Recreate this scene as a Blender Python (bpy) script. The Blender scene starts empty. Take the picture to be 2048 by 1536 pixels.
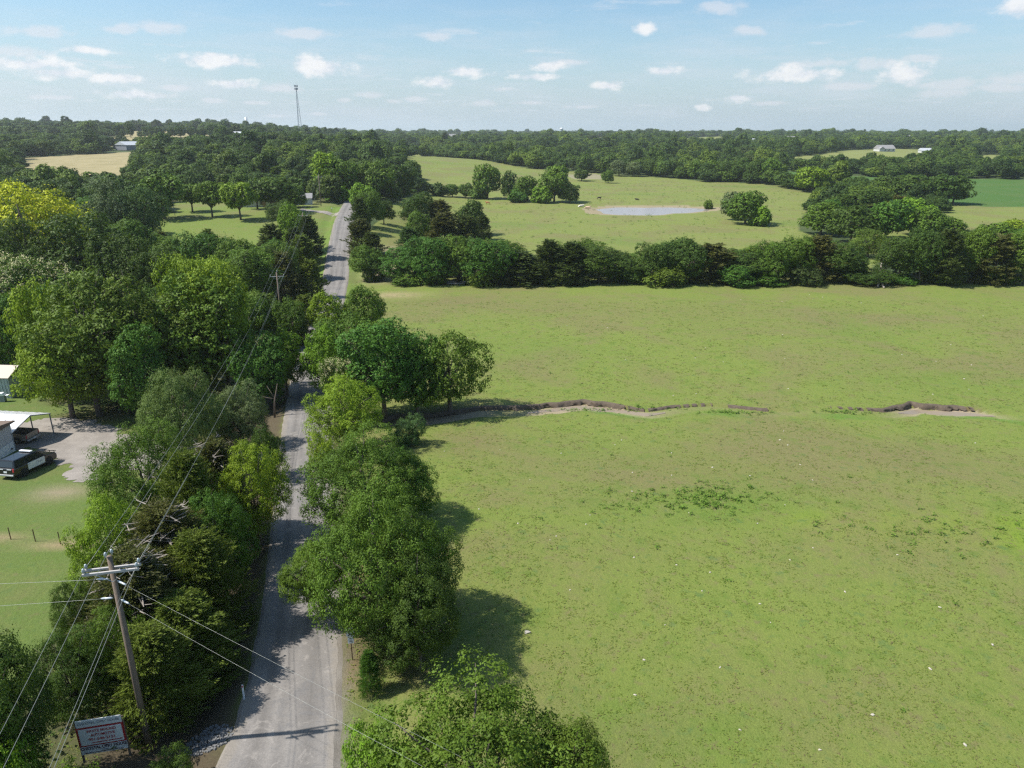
import bpy, bmesh, math, random
import numpy as np
from mathutils import Vector, Matrix

R = math.radians
scene = bpy.context.scene
COL = scene.collection
rnd = random.Random(7)

# ------------------------------------------------------------------ camera, sky, sun, exposure
CAM_H, PITCH, FPX = 30.0, R(19.2), 1450.0        # FPX: focal length in pixels of a 2048 px wide frame
cd = bpy.data.cameras.new("camera"); cam = bpy.data.objects.new("camera", cd); COL.objects.link(cam)
cd.sensor_width = 36; cd.lens = 36 * FPX / 2048; cd.clip_start = 0.5; cd.clip_end = 60000
cam.location = (0, 0, CAM_H); cam.rotation_euler = (R(90) - PITCH, 0, 0)
scene.camera = cam

SUN_EL, SUN_AZ = R(52), R(264)     # azimuth from +Y clockwise: the sun stands left of the view, slightly behind
sund = bpy.data.lights.new("sun", 'SUN'); sun = bpy.data.objects.new("sun", sund); COL.objects.link(sun)
sund.energy = 5.0; sund.angle = R(0.53); sund.color = (1.0, 0.955, 0.88)
sdir = Vector((math.cos(SUN_EL) * math.sin(SUN_AZ), math.cos(SUN_EL) * math.cos(SUN_AZ), math.sin(SUN_EL)))
sun.rotation_euler = sdir.to_track_quat('Z', 'Y').to_euler(); sun.location = (-60, -20, 120)

vs = scene.view_settings
scene.display_settings.display_device = 'sRGB'
vs.view_transform = 'Standard'; vs.look = 'None'; vs.gamma = 1; vs.use_curve_mapping = False
vs.exposure = 0.46
cy = scene.cycles
cy.max_bounces = 6; cy.use_denoising = False; cy.sample_clamp_indirect = 2.0; cy.sample_clamp_direct = 8.0; cy.pixel_filter_type = 'BLACKMAN_HARRIS'; cy.filter_width = 1.35; cy.diffuse_bounces = 2; cy.glossy_bounces = 2; cy.transmission_bounces = 4
cy.transparent_max_bounces = 4; cy.volume_bounces = 1; cy.caustics_reflective = False; cy.caustics_refractive = False

class NT:
    """a small helper round a node tree"""
    def __init__(s, tree):
        s.t = tree; s.n = tree.nodes; s.l = tree.links
    def node(s, kind, **kw):
        n = s.n.new(kind)
        for k, v in kw.items(): setattr(n, k, v)
        return n
    def set(s, sock, v):
        if isinstance(v, bpy.types.NodeSocket): s.l.new(v, sock)
        elif v is not None: sock.default_value = v
    def math(s, op, a, b=None, c=None, clamp=False):
        n = s.node('ShaderNodeMath', operation=op, use_clamp=clamp)
        for i, v in enumerate((a, b, c)): s.set(n.inputs[i], v)
        return n.outputs[0]
    def vm(s, op, a, b=None, c=None):
        n = s.node('ShaderNodeVectorMath', operation=op)
        for i, v in enumerate((a, b, c)): s.set(n.inputs[i], v)
        return n.outputs['Value'] if op in ('LENGTH', 'DOT_PRODUCT', 'DISTANCE') else n.outputs[0]
    def noise(s, vec, scale, detail=3, rough=0.55, dist=0.0):
        n = s.node('ShaderNodeTexNoise')
        if vec is not None: s.set(n.inputs['Vector'], vec)
        n.inputs['Scale'].default_value = scale; n.inputs['Detail'].default_value = detail
        n.inputs['Roughness'].default_value = rough; n.inputs['Distortion'].default_value = dist
        return n.outputs['Fac']
    def mix(s, fac, a, b, blend='MIX'):
        n = s.node('ShaderNodeMix', data_type='RGBA', blend_type=blend)
        s.set(n.inputs[0], fac); s.set(n.inputs[6], a); s.set(n.inputs[7], b)
        return n.outputs[2]
    def ramp(s, fac, stops, interp='LINEAR'):
        n = s.node('ShaderNodeValToRGB'); cr = n.color_ramp; cr.interpolation = interp
        while len(cr.elements) < len(stops): cr.elements.new(0.5)
        for e, (p, c) in zip(cr.elements, stops):
            e.position = p; e.color = c if len(c) == 4 else (*c, 1)
        s.set(n.inputs[0], fac); return n.outputs[0]
    def smooth(s, v, a, b):
        n = s.node('ShaderNodeMapRange', interpolation_type='SMOOTHSTEP')
        s.set(n.inputs[0], v); n.inputs[1].default_value = a; n.inputs[2].default_value = b
        return n.outputs[0]

world = bpy.data.worlds.new("World"); scene.world = world; world.use_nodes = True
def pix_dir(px, py):
    """unit direction of a pixel of the 2048 x 1536 photograph"""
    v = (py - 768) / FPX
    d = Vector(((px - 1024) / FPX, math.cos(PITCH) - v * math.sin(PITCH), -math.sin(PITCH) - v * math.cos(PITCH)))
    return d
def build_world():
    w = NT(world.node_tree); w.n.clear()
    out = w.node('ShaderNodeOutputWorld'); bg = w.node('ShaderNodeBackground')
    sky = w.node('ShaderNodeTexSky', sky_type='NISHITA', sun_disc=False, sun_elevation=SUN_EL, sun_rotation=SUN_AZ,
                 air_density=1.0, dust_density=1.6, ozone_density=1.6, altitude=200)
    co = w.node('ShaderNodeTexCoord').outputs['Generated']
    sp = w.node('ShaderNodeSeparateXYZ'); w.l.new(co, sp.inputs[0])
    x, y, z = sp.outputs
    az = w.math('ARCTAN2', x, y); el = w.math('ARCSINE', z)
    cmb = w.node('ShaderNodeCombineXYZ'); w.l.new(az, cmb.inputs[0]); w.l.new(el, cmb.inputs[1])
    ae = cmb.outputs[0]
    # noise warp of the sky coordinates for ragged cloud edges
    n1 = w.node('ShaderNodeTexNoise'); w.l.new(w.vm('MULTIPLY', ae, (1, 1.7, 1)), n1.inputs['Vector'])
    n1.inputs['Scale'].default_value = 34; n1.inputs['Detail'].default_value = 6; n1.inputs['Roughness'].default_value = 0.6
    nd = w.math('SUBTRACT', n1.outputs['Fac'], 0.5)
    def group(cl):
        m = None
        for (px, py, wx, hy) in cl:
            d = pix_dir(px, py); a0 = math.atan2(d.x, d.y); e0 = math.asin(d.z / d.length)
            sa, se = wx / FPX / 2, hy / FPX / 2
            q = w.vm('MULTIPLY_ADD', ae, (1 / sa, 1 / se, 0), (-a0 / sa, -e0 / se, 0))
            l = w.vm('LENGTH', q)
            m = l if m is None else w.math('MINIMUM', m, l)
        return m
    bright = [(640,134,100,34),(612,124,44,26),(432,121,150,24),(424,112,44,16),(60,128,150,22),(115,146,100,22),(170,100,70,12),(235,156,84,16),(875,164,62,22),
              (258,188,76,18),(470,168,70,16),(935,144,76,18),(1596,148,150,26),(1815,150,84,32),(1098,132,64,18),
              (1070,154,90,12),(1330,142,66,14),(1216,171,54,16),(1475,196,46,16),(1405,215,26,12),(2040,16,60,34),(1290,58,46,18)]
    faint = [(318,57,60,20),(872,73,44,16),(80,62,90,20),(238,57,60,16),(610,67,100,16),(1865,66,110,20),(1495,62,56,16),(30,104,90,20),
             (740,190,70,12),(830,198,60,10),(965,207,64,12),(560,178,80,18),(300,192,70,10),(1440,14,80,22),
             (1640,128,110,16),(1750,130,70,20),(1840,116,46,12),(1900,170,150,18),(1880,186,80,16),(2030,160,80,22),
             (1130,125,60,10),(100,195,60,8),(345,175,60,10),(690,200,40,8),(790,202,40,8),(1690,172,90,14),(2000,175,120,14),
             (505,205,60,7),(430,201,40,8),(640,228,40,6),(560,232,50,6),(1010,178,40,8),(1060,206,60,8),(1165,214,60,7),(1540,206,60,8)]
    mb = w.smooth(w.math('MULTIPLY_ADD', nd, -3.3, group(bright)), 1.35, 0.25)
    mf = w.math('MULTIPLY', w.smooth(w.math('MULTIPLY_ADD', nd, -3.0, group(faint)), 1.3, 0.3), 0.55)
    # small far cumulus and thin veils that go on all round the sky: a flat layer seen in perspective
    zz = w.math('ADD', w.math('MAXIMUM', z, 0.0), 0.045)
    pc = w.node('ShaderNodeCombineXYZ'); w.l.new(w.math('DIVIDE', x, zz), pc.inputs[0]); w.l.new(w.math('DIVIDE', y, zz), pc.inputs[1])
    ln = w.noise(pc.outputs[0], 1.1, 6, 0.6)
    layer = w.math('MULTIPLY', w.smooth(ln, 0.585, 0.70), 0.42)
    veil = w.math('MULTIPLY', w.smooth(w.noise(w.vm('MULTIPLY', ae, (2.2, 13, 1)), 2.6, 6, 0.66), 0.40, 0.70), 0.42)
    low = w.smooth(el, 0.20, 0.05)
    veil = w.math('MULTIPLY', veil, low)
    hz = w.smooth(el, 0.17, -0.01)                                # whitish air towards the horizon
    skyc = w.mix(1.0, sky.outputs[0], (1.14, 1.38, 1.46, 1), 'MULTIPLY')
    skyc = w.mix(w.math('MULTIPLY', hz, 0.70), skyc, (5.6, 6.7, 7.7, 1))
    cloudc = w.mix(w.smooth(n1.outputs['Fac'], 0.35, 0.65), (7.2, 7.5, 8.2, 1), (9.2, 9.1, 9.1, 1))
    c = w.mix(veil, skyc, (6.6, 7.1, 7.9, 1))
    c = w.mix(w.math('MULTIPLY', layer, 1.0), c, (7.3, 7.6, 8.2, 1))
    c = w.mix(mf, c, (7.5, 7.6, 8.1, 1))
    c = w.mix(w.math('MULTIPLY', mb, 0.85), c, cloudc)
    w.l.new(c, bg.inputs[0]); bg.inputs[1].default_value = 0.080
    w.l.new(bg.outputs[0], out.inputs[0])
build_world()

# ------------------------------------------------------------------ helpers
def tag(o, label=None, cat=None, group=None, kind=None):
    for k, v in (("label", label), ("category", cat), ("group", group), ("kind", kind)):
        if v: o[k] = v
    return o
def link(o, parent=None):
    COL.objects.link(o)
    if parent: o.parent = parent
    return o
def thing(name, loc, rotz=0, label=None, cat=None, group=None):
    o = bpy.data.objects.new(name, None); link(o); o.empty_display_size = 0.3
    o.location = loc; o.rotation_euler = (0, 0, rotz)
    return tag(o, label, cat, group)
def npmesh(name, V, F, mats=(), smooth=False, cols=None, vals=None, midx=None):
    """V (n,3), F (m,k) arrays -> mesh, with an optional point colour 'Col' and point float 'v'"""
    me = bpy.data.meshes.new(name); V = np.asarray(V, np.float32); F = np.asarray(F, np.int32); m, k = F.shape
    me.vertices.add(len(V)); me.vertices.foreach_set('co', V.ravel())
    me.loops.add(m * k); me.loops.foreach_set('vertex_index', F.ravel())
    me.polygons.add(m); me.polygons.foreach_set('loop_start', np.arange(0, m * k, k, dtype=np.int32))
    if smooth: me.polygons.foreach_set('use_smooth', np.ones(m, bool))
    if midx is not None: me.polygons.foreach_set('material_index', np.asarray(midx, np.int32))
    me.update(calc_edges=True)
    if cols is not None:
        a = me.attributes.new('Col', 'FLOAT_COLOR', 'POINT'); a.data.foreach_set('color', np.asarray(cols, np.float32).ravel())
    if vals is not None:
        for an, arr in vals.items():
            a = me.attributes.new(an, 'FLOAT', 'POINT'); a.data.foreach_set('value', np.asarray(arr, np.float32))
    for mt in mats: me.materials.append(mt)
    return me
class MB:
    """collects boxes, tubes and prisms, links them as one mesh object"""
    def __init__(s): s.v = []; s.f = []
    def raw(s, V, F):
        b = len(s.v); s.v += [tuple(p) for p in V]; s.f += [tuple(i + b for i in f) for f in F]; return s
    def box(s, c, d, rz=0, taper=1.0):
        cx, cy_, cz = c; x, y, z = d[0] / 2, d[1] / 2, d[2] / 2; V = []
        for k, (sx, sy, sz) in enumerate([(-1,-1,-1),(1,-1,-1),(1,1,-1),(-1,1,-1),(-1,-1,1),(1,-1,1),(1,1,1),(-1,1,1)]):
            t = taper if sz > 0 else 1
            px, py = sx * x * t, sy * y * t
            V.append((cx + px * math.cos(rz) - py * math.sin(rz), cy_ + px * math.sin(rz) + py * math.cos(rz), cz + sz * z))
        return s.raw(V, [(0,3,2,1),(4,5,6,7),(0,1,5,4),(1,2,6,5),(2,3,7,6),(3,0,4,7)])
    def tube(s, pts, rad, n=6, caps=True):
        pts = [Vector(p) for p in pts]; rad = rad if hasattr(rad, '__len__') else [rad] * len(pts)
        V = []; F = []
        for i, p in enumerate(pts):
            t = (pts[min(i + 1, len(pts) - 1)] - pts[max(i - 1, 0)])
            t = t.normalized() if t.length > 1e-9 else Vector((0, 0, 1))
            a = t.cross(Vector((0, 0, 1))) if abs(t.z) < 0.95 else t.cross(Vector((0, 1, 0)))
            a.normalize(); b = t.cross(a)
            for j in range(n):
                q = 2 * math.pi * j / n; V.append(p + (a * math.cos(q) + b * math.sin(q)) * rad[i])
        for i in range(len(pts) - 1):
            for j in range(n):
                F.append((i * n + j, i * n + (j + 1) % n, (i + 1) * n + (j + 1) % n, (i + 1) * n + j))
        if caps:
            F.append(tuple(range(n))[::-1]); F.append(tuple((len(pts) - 1) * n + j for j in range(n)))
        return s.raw(V, F)
    def lathe(s, c, prof, n=12, axis='z'):
        V = []; F = []
        for (r, h) in prof:
            for j in range(n):
                q = 2 * math.pi * j / n; p = (r * math.cos(q), r * math.sin(q), h)
                if axis == 'y': p = (p[0], p[2], p[1])
                if axis == 'x': p = (p[2], p[0], p[1])
                V.append((c[0] + p[0], c[1] + p[1], c[2] + p[2]))
        for i in range(len(prof) - 1):
            for j in range(n):
                F.append((i * n + j, i * n + (j + 1) % n, (i + 1) * n + (j + 1) % n, (i + 1) * n + j))
        F.append(tuple(range(n))[::-1]); F.append(tuple((len(prof) - 1) * n + j for j in range(n)))
        return s.raw(V, F)
    def prism(s, poly, y0, y1):
        """(x,z) polygon extruded along y"""
        n = len(poly); V = [(x, y0, z) for x, z in poly] + [(x, y1, z) for x, z in poly]
        F = [tuple(range(n)), tuple(range(2 * n - 1, n - 1, -1))] + [(i, n + i, n + (i + 1) % n, (i + 1) % n) for i in range(n)]
        return s.raw(V, F)
    def mesh(s, name, mat, smooth=False):
        me = bpy.data.meshes.new(name); me.from_pydata(s.v, [], s.f)
        bm = bmesh.new(); bm.from_mesh(me); bmesh.ops.recalc_face_normals(bm, faces=bm.faces); bm.to_mesh(me); bm.free()
        if smooth: me.polygons.foreach_set('use_smooth', [True] * len(me.polygons))
        if mat: me.materials.append(mat)
        return me
    def build(s, name, mat, parent=None, smooth=False, bevel=0):
        o = link(bpy.data.objects.new(name, s.mesh(name, mat, smooth)), parent)
        if bevel:
            m = o.modifiers.new("bevel", 'BEVEL'); m.width = bevel; m.segments = 2; m.limit_method = 'ANGLE'; m.angle_limit = R(35)
        return o
def copy_tree(o, parent=None):
    c = o.copy(); COL.objects.link(c); c.parent = parent
    for ch in o.children: copy_tree(ch, c)
    return c

# ------------------------------------------------------------------ terrain
def sstep(a, b, x):
    t = np.clip((x - a) / (b - a), 0, 1); return t * t * (3 - 2 * t)
def rolling(x, y, lam, seed, n=7):
    g = np.random.RandomState(seed); o = 0
    for i in range(n):
        th = g.uniform(0, 2 * math.pi); k = 2 * math.pi / (lam * g.uniform(0.6, 1.7)); o = o + np.sin(k * (x * math.cos(th) + y * math.sin(th)) + g.uniform(0, 6.28))
    return o / math.sqrt(n)
YN = [-500, 52, 60, 80, 100, 140, 167]
ZN = [0, 0, -0.45, -2.1, -2.8, -3.6, -4.2]
RIGHT = (YN + [220, 350, 450, 600, 800, 1000, 1300, 2000, 3000, 5200, 12000], ZN + [-4.8, -5.2, -4.2, -2, 1.5, 5.5, 10, 13, 14, 13, 0])
LEFT = (YN[:-1] + [183, 200, 219, 238, 262, 285, 320, 450, 650, 800, 1000, 1300, 1800, 3000, 5200, 12000], ZN[:-1] + [-5.2, -2.4, -.4, 1.6, 2.6, 2.8, 2.4, 6, 12, 16, 25, 32, 34, 31, 26, 0])
ROADP = None
ROADW = 6.0
_ry = _rx = None
def road_x(y):
    yy = np.asarray(y, float)
    return sum(np.interp(yy + k, _ry, _rx) for k in (-9, -4.5, 0, 4.5, 9)) / 5
def left_half(y, extra=0):
    """the road is narrow near the camera, flares at the bottom junction and widens beyond the creek"""
    return np.interp(y, [-40, 22, 27.5, 31, 34, 70, 105, 150], [4.6, 4.2, 3.1, 2.3, 2.0, 2.05, 2.5, 3.1]) + extra
def base_h(x, y):
    x = np.asarray(x, float); y = np.asarray(y, float)
    def prof(P): return (np.interp(y - 6, *P) + np.interp(y, *P) + np.interp(y + 6, *P)) / 3
    u = -x / np.maximum(y, 60.0)
    s = np.clip((y - 300) / 600, 0, 1)
    lo, hi = 0.05 + 0.07 * s, 0.21 + 0.24 * s
    w = sstep(0, 1, (u - lo) / (hi - lo))
    h = prof(RIGHT) * (1 - w) + prof(LEFT) * w
    h = h + 9.5 * np.exp(-((x + 110) / 120) ** 2 - ((y - 660) / 120) ** 2)
    h = h + rolling(x, y, 420, 3) * 2.0 * sstep(350, 1100, y) + rolling(x, y, 1300, 5) * 3.0 * sstep(900, 2500, y)
    h = h + rolling(x, y, 46, 9) * 0.10 + rolling(x, y, 17, 12) * 0.035
    return h
def cast_base(px, py, dz=0.0, hf=None):
    d = pix_dir(px, py); hf = hf or base_h
    t0 = 10.0; f0 = 1
    ts = np.geomspace(10, 12000, 900); X = d.x * ts; Y = d.y * ts; Z = CAM_H + d.z * ts
    f = Z - hf(X, Y) - dz
    k = np.argmax(f < 0)
    if f[k] >= 0: k = len(ts) - 1
    a, b = ts[max(k - 1, 0)], ts[k]
    for _ in range(24):
        m = (a + b) / 2
        if CAM_H + d.z * m - float(hf(d.x * m, d.y * m)) - dz > 0: a = m
        else: b = m
    return Vector((d.x * b, d.y * b, CAM_H + d.z * b - dz))
def road_fit():
    """centre line from the road's two edges as they lie on the ground"""
    global _rx, _ry
    P = [(-4.5, -60.0), (-5.0, 0.0)]
    for px, py in ((651, 1535), (666, 1432), (681, 1340), (684, 1244)):
        p = cast_base(px, py); P.append((p.x - 2.85, p.y))
    for px, py in ((566, 870), (576, 800), (596, 703), (607, 672), (646, 560), (655, 510), (662, 476), (669, 447), (683, 415)):
        p = cast_base(px, py); P.append((p.x + float(left_half(p.y)), p.y))
    q = P[-1]; P += [(q[0] - 4, q[1] + 25), (q[0] - 14, q[1] + 60), (q[0] - 40, q[1] + 130)]
    P.sort(key=lambda t: t[1]); _rx = np.array([t[0] for t in P]); _ry = np.array([t[1] for t in P])
road_fit()
# the creek: top edge of its far bank, in pixels of the photograph
CREEK_PX = [(560,838),(700,836),(770,832),(870,826),(960,813),(1040,812),(1110,806),(1165,800),(1225,807),(1290,819),(1345,812),(1420,808),(1550,817),(1640,816),(1700,816),(1765,816),(1800,809),(1825,805),(1870,812),(1940,815),(1990,823),(2060,828),(2250,834),(2600,840)]
_cp = [cast_base(*p) for p in CREEK_PX]
CX = np.array([p.x for p in _cp]); CY = np.array([p.y for p in _cp])
CDEP = np.interp(np.array([p[0] for p in CREEK_PX]), [560, 760, 960, 1110, 1225, 1290, 1345, 1550, 1640, 1765, 1825, 1940, 2000, 2060, 2600], [1.1, .75, .36, .5, .55, .20, .20, .24, .04, .30, .70, .42, .10, .02, .0])
def creek_edge(x):
    return np.interp(x, CX, CY) + .30 * rolling(x, x * 0, 9, 61) + .13 * rolling(x, x * 0, 2.6, 62) * (1 + rolling(x, x * 0, 14, 64))
def creek(x, y):
    """carved depth and distance south of the bank's edge"""
    yb = creek_edge(x)
    s = yb - y; dep = np.interp(x, CX, CDEP)
    prof = sstep(-0.12, 0.30, s) * (1 - sstep(2.2, 5.2, s)) * 0.9 + sstep(-0.2, 0.3, s) * (1 - sstep(0.3, 2.2, s)) * 0.1
    act = sstep(float(CX[0]) + 1, float(CX[0]) + 4, x)
    return -dep * prof * act, s
def height(x, y):
    x = np.asarray(x, float); y = np.asarray(y, float)
    h = base_h(x, y)
    rx = road_x(y); d = x - rx
    onroad = (y < 330)
    h = h - np.where(onroad, 0.75 * np.exp(-((d + 5.2) / 1.5) ** 2) + 0.35 * np.exp(-((d - 5.4) / 1.4) ** 2), 0)
    c, s = creek(x, y)
    culvert = sstep(3.6, 6.5, np.abs(d))                     # the road crosses on a culvert
    h = h + c * culvert
    # pond basin
    q = pond_q(x, y)
    h = np.where(q < 1.6, h - 0.8 * (1 - sstep(0.55, 1.25, q)), h)
    return h
POND = None
def pond_q(x, y):
    if POND is None: return np.full(np.shape(x), 9.0)
    cx, cy_, ax, ay = POND
    th = np.arctan2((y - cy_) / ay, (x - cx) / ax)
    rr = 1 + 0.16 * np.sin(2 * th + 0.5) + 0.10 * np.sin(3 * th + 1.2) + 0.05 * np.sin(7 * th)
    return np.hypot((x - cx) / ax, (y - cy_) / ay) / rr
_a, _b, _c2, _d2 = cast_base(1178, 419), cast_base(1408, 417), cast_base(1290, 409), cast_base(1290, 430)
POND = ((_a.x + _b.x) / 2, (_c2.y + _d2.y) / 2, (_b.x - _a.x) / 2 * 1.02, (_c2.y - _d2.y) / 2 * 0.95)
H = lambda x, y: float(height(x, y))
def G(px, py): return cast_base(px, py, 0.0, height)
def GZ(px, py, dz): 
    p = cast_base(px, py, dz, height); return Vector((p.x, p.y, p.z + dz))
def poly_g(pts): return np.array([[p.x, p.y] for p in (cast_base(*q) for q in pts)])
def inside(P, x, y):
    x = np.asarray(x, float); y = np.asarray(y, float); r = np.zeros(x.shape, bool); n = len(P)
    for i in range(n):
        x1, y1 = P[i]; x2, y2 = P[(i + 1) % n]
        if y1 == y2: continue
        c = ((y1 > y) != (y2 > y)) & (x < (x2 - x1) * (y - y1) / (y2 - y1) + x1); r ^= c
    return r

# open land, outlines on the ground
Z_PAST = poly_g([(765,566),(770,520),(725,480),(760,440),(795,398),(850,392),(800,313),(860,311),(960,320),(1060,338),(1150,343),(1270,352),(1345,357),(1420,364),(1530,368),(1600,382),(1700,388),(1690,396),(1640,402),(1600,440),(1600,462),(1620,470),(1740,520),(1760,566)])
Z_PAST2 = poly_g([(1640,520),(1700,478),(1900,442),(1870,408),(2150,415),(2150,455),(1990,452),(1850,470),(1750,530)])
Z_CROP = poly_g([(1550,341),(1640,345),(1700,352),(1800,357),(1935,357),(2150,362),(2150,417),(1930,412),(1700,378),(1550,362)])
Z_MEAD = poly_g([(1560,318),(1650,307),(1720,300),(1760,297),(1850,299),(1880,322),(1800,334),(1700,340),(1600,338)])
Z_MEAD2 = poly_g([(1940,313),(1980,308),(2014,311),(2010,336),(1960,338)])
Z_HAY = poly_g([(36,372),(46,316),(150,310),(262,303),(300,308),(275,330),(262,372),(120,378)])
Z_HAY2 = poly_g([(185,292),(200,275),(420,274),(430,290),(300,296)])
Z_HAY3 = poly_g([(215,273),(235,262),(400,263),(425,272),(300,273.5)])
Z_LAWN = poly_g([(300,478),(320,410),(390,398),(560,392),(610,404),(680,404),(664,440),(636,482),(590,520),(420,530),(330,520)])
Z_GAP1 = poly_g([(500,332),(520,312),(545,308),(536,336)])
Z_GAP2 = poly_g([(776,316),(780,292),(850,294),(852,309)])
Z_GAP3 = poly_g([(1186,295),(1188,275),(1212,275),(1210,295)])
Z_GAP4 = poly_g([(1350,292),(1370,276),(1440,273),(1500,282),(1500,292)])
Z_GAP5 = poly_g([(870,284),(890,272),(950,272),(950,286)])
Z_SAND = poly_g([(1130,350),(1180,346),(1216,352),(1200,359),(1150,359)])
Z_YARD = np.array([[-120, 20], [-27, 20], [-30, 47], [-33, 60], [-37, 75], [-46, 81], [-55, 84], [-58, 94], [-130, 94]])
HOUSE_PX = [(1768,303,34,60),(1512,287,30,110),(1587,290,26,100),(1300,274,0,0),(1815,279,36,110),(457,275,30,110),(262,300,26,45),(905,277,28,110),(716,268,26,120),(1380,273,20,50),(1870,305,40,50),(1500,275,26,50)]
OPEN = [Z_PAST, Z_PAST2, Z_CROP, Z_MEAD, Z_MEAD2, Z_HAY, Z_HAY2, Z_HAY3, Z_LAWN, Z_GAP1, Z_GAP2, Z_GAP3, Z_GAP4, Z_GAP5, Z_SAND]
DRIVE = [G(-40,905), G(0,905), G(30,905), G(60,893), G(108,922), G(150,928), G(120,950), G(160,965), G(190,960), G(205,935), G(240,938), G(330,955), G(430,958), G(500,950), G(575,948),
         G(582,905), G(520,905), G(430,900), G(330,885), G(240,862), G(205,845), G(150,838), G(108,835), G(60,845), G(-40,845)]
Z_DRIVE = np.array([[p.x, p.y] for p in DRIVE])
Z_HEDGE_LINE = [G(px, py) for px, py in ((790,566),(1100,570),(1400,572),(1750,572),(2060,570),(2300,568))]

# ------------------------------------------------------------------ materials
def mat(name):
    m = bpy.data.materials.new(name); m.use_nodes = True; t = NT(m.node_tree)
    return m, t, t.n['Principled BSDF'], t.n['Material Output']
def plain(name, col, rough=0.6, metal=0.0, var=0.12, scale=6.0, bump=0.0, spec=0.4):
    m, t, b, o = mat(name)
    co = t.node('ShaderNodeTexCoord').outputs['Object']
    n = t.noise(co, scale, 4)
    c = t.mix(n, tuple(v * (1 - var) for v in col) + (1,), tuple(min(1, v * (1 + var)) for v in col) + (1,))
    t.l.new(c, b.inputs['Base Color']); b.inputs['Roughness'].default_value = rough; b.inputs['Metallic'].default_value = metal
    b.inputs['Specular IOR Level'].default_value = spec
    if bump:
        bp = t.node('ShaderNodeBump'); bp.inputs['Strength'].default_value = bump; bp.inputs['Distance'].default_value = 0.05
        t.l.new(t.noise(co, scale * 5, 3), bp.inputs['Height']); t.l.new(bp.outputs[0], b.inputs['Normal'])
    return m
def leaf_mat(name, mode):
    """foliage: object colour (near) or a random pick per tree (far woods), varied per tuft and leaf"""
    m, t, b, o = mat(name)
    oi = t.node('ShaderNodeObjectInfo')
    if mode == 'object': base = oi.outputs['Color']
    else:
        base = t.ramp(oi.outputs['Random'], [(0, (.034, .062, .015)), (.3, (.048, .086, .017)), (.55, (.064, .112, .019)), (.75, (.086, .140, .020)), (.9, (.125, .182, .022)), (1, (.056, .080, .020))])
    at = t.node('ShaderNodeAttribute', attribute_name='v')
    v = at.outputs['Fac']
    fac = t.math('MULTIPLY_ADD', v, 1.20, 0.46)
    c = t.vm('SCALE', base); c.node.inputs['Scale'].default_value = 1; t.l.new(fac, c.node.inputs['Scale'])
    warm = t.mix(t.math('MULTIPLY', t.smooth(v, 0.55, 1.0), 0.35), c, (0.13, 0.15, 0.03, 1))
    t.l.new(warm, b.inputs['Base Color']); b.inputs['Roughness'].default_value = 0.5; b.inputs['Specular IOR Level'].default_value = 0.12
    tr = t.node('ShaderNodeBsdfTranslucent'); t.l.new(t.mix(0.4, warm, (0.20, 0.30, 0.01, 1)), tr.inputs[0])
    mx = t.node('ShaderNodeMixShader'); mx.inputs[0].default_value = 0.21
    t.l.new(b.outputs[0], mx.inputs[1]); t.l.new(tr.outputs[0], mx.inputs[2]); t.l.new(mx.outputs[0], o.inputs[0])
    return m
M_LEAF = leaf_mat('foliage', 'object'); M_WOODS = leaf_mat('woodland_foliage', 'random')
M_BARK = plain('bark', (0.13, 0.105, 0.085), 0.9, var=0.35, scale=3, bump=0.4)
M_DEAD = plain('dead_wood', (0.30, 0.26, 0.22), 0.9, var=0.3, scale=4)
M_BLOSSOM = plain('cream_blossom', (0.55, 0.52, 0.28), 0.7, var=0.2, scale=2)
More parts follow.
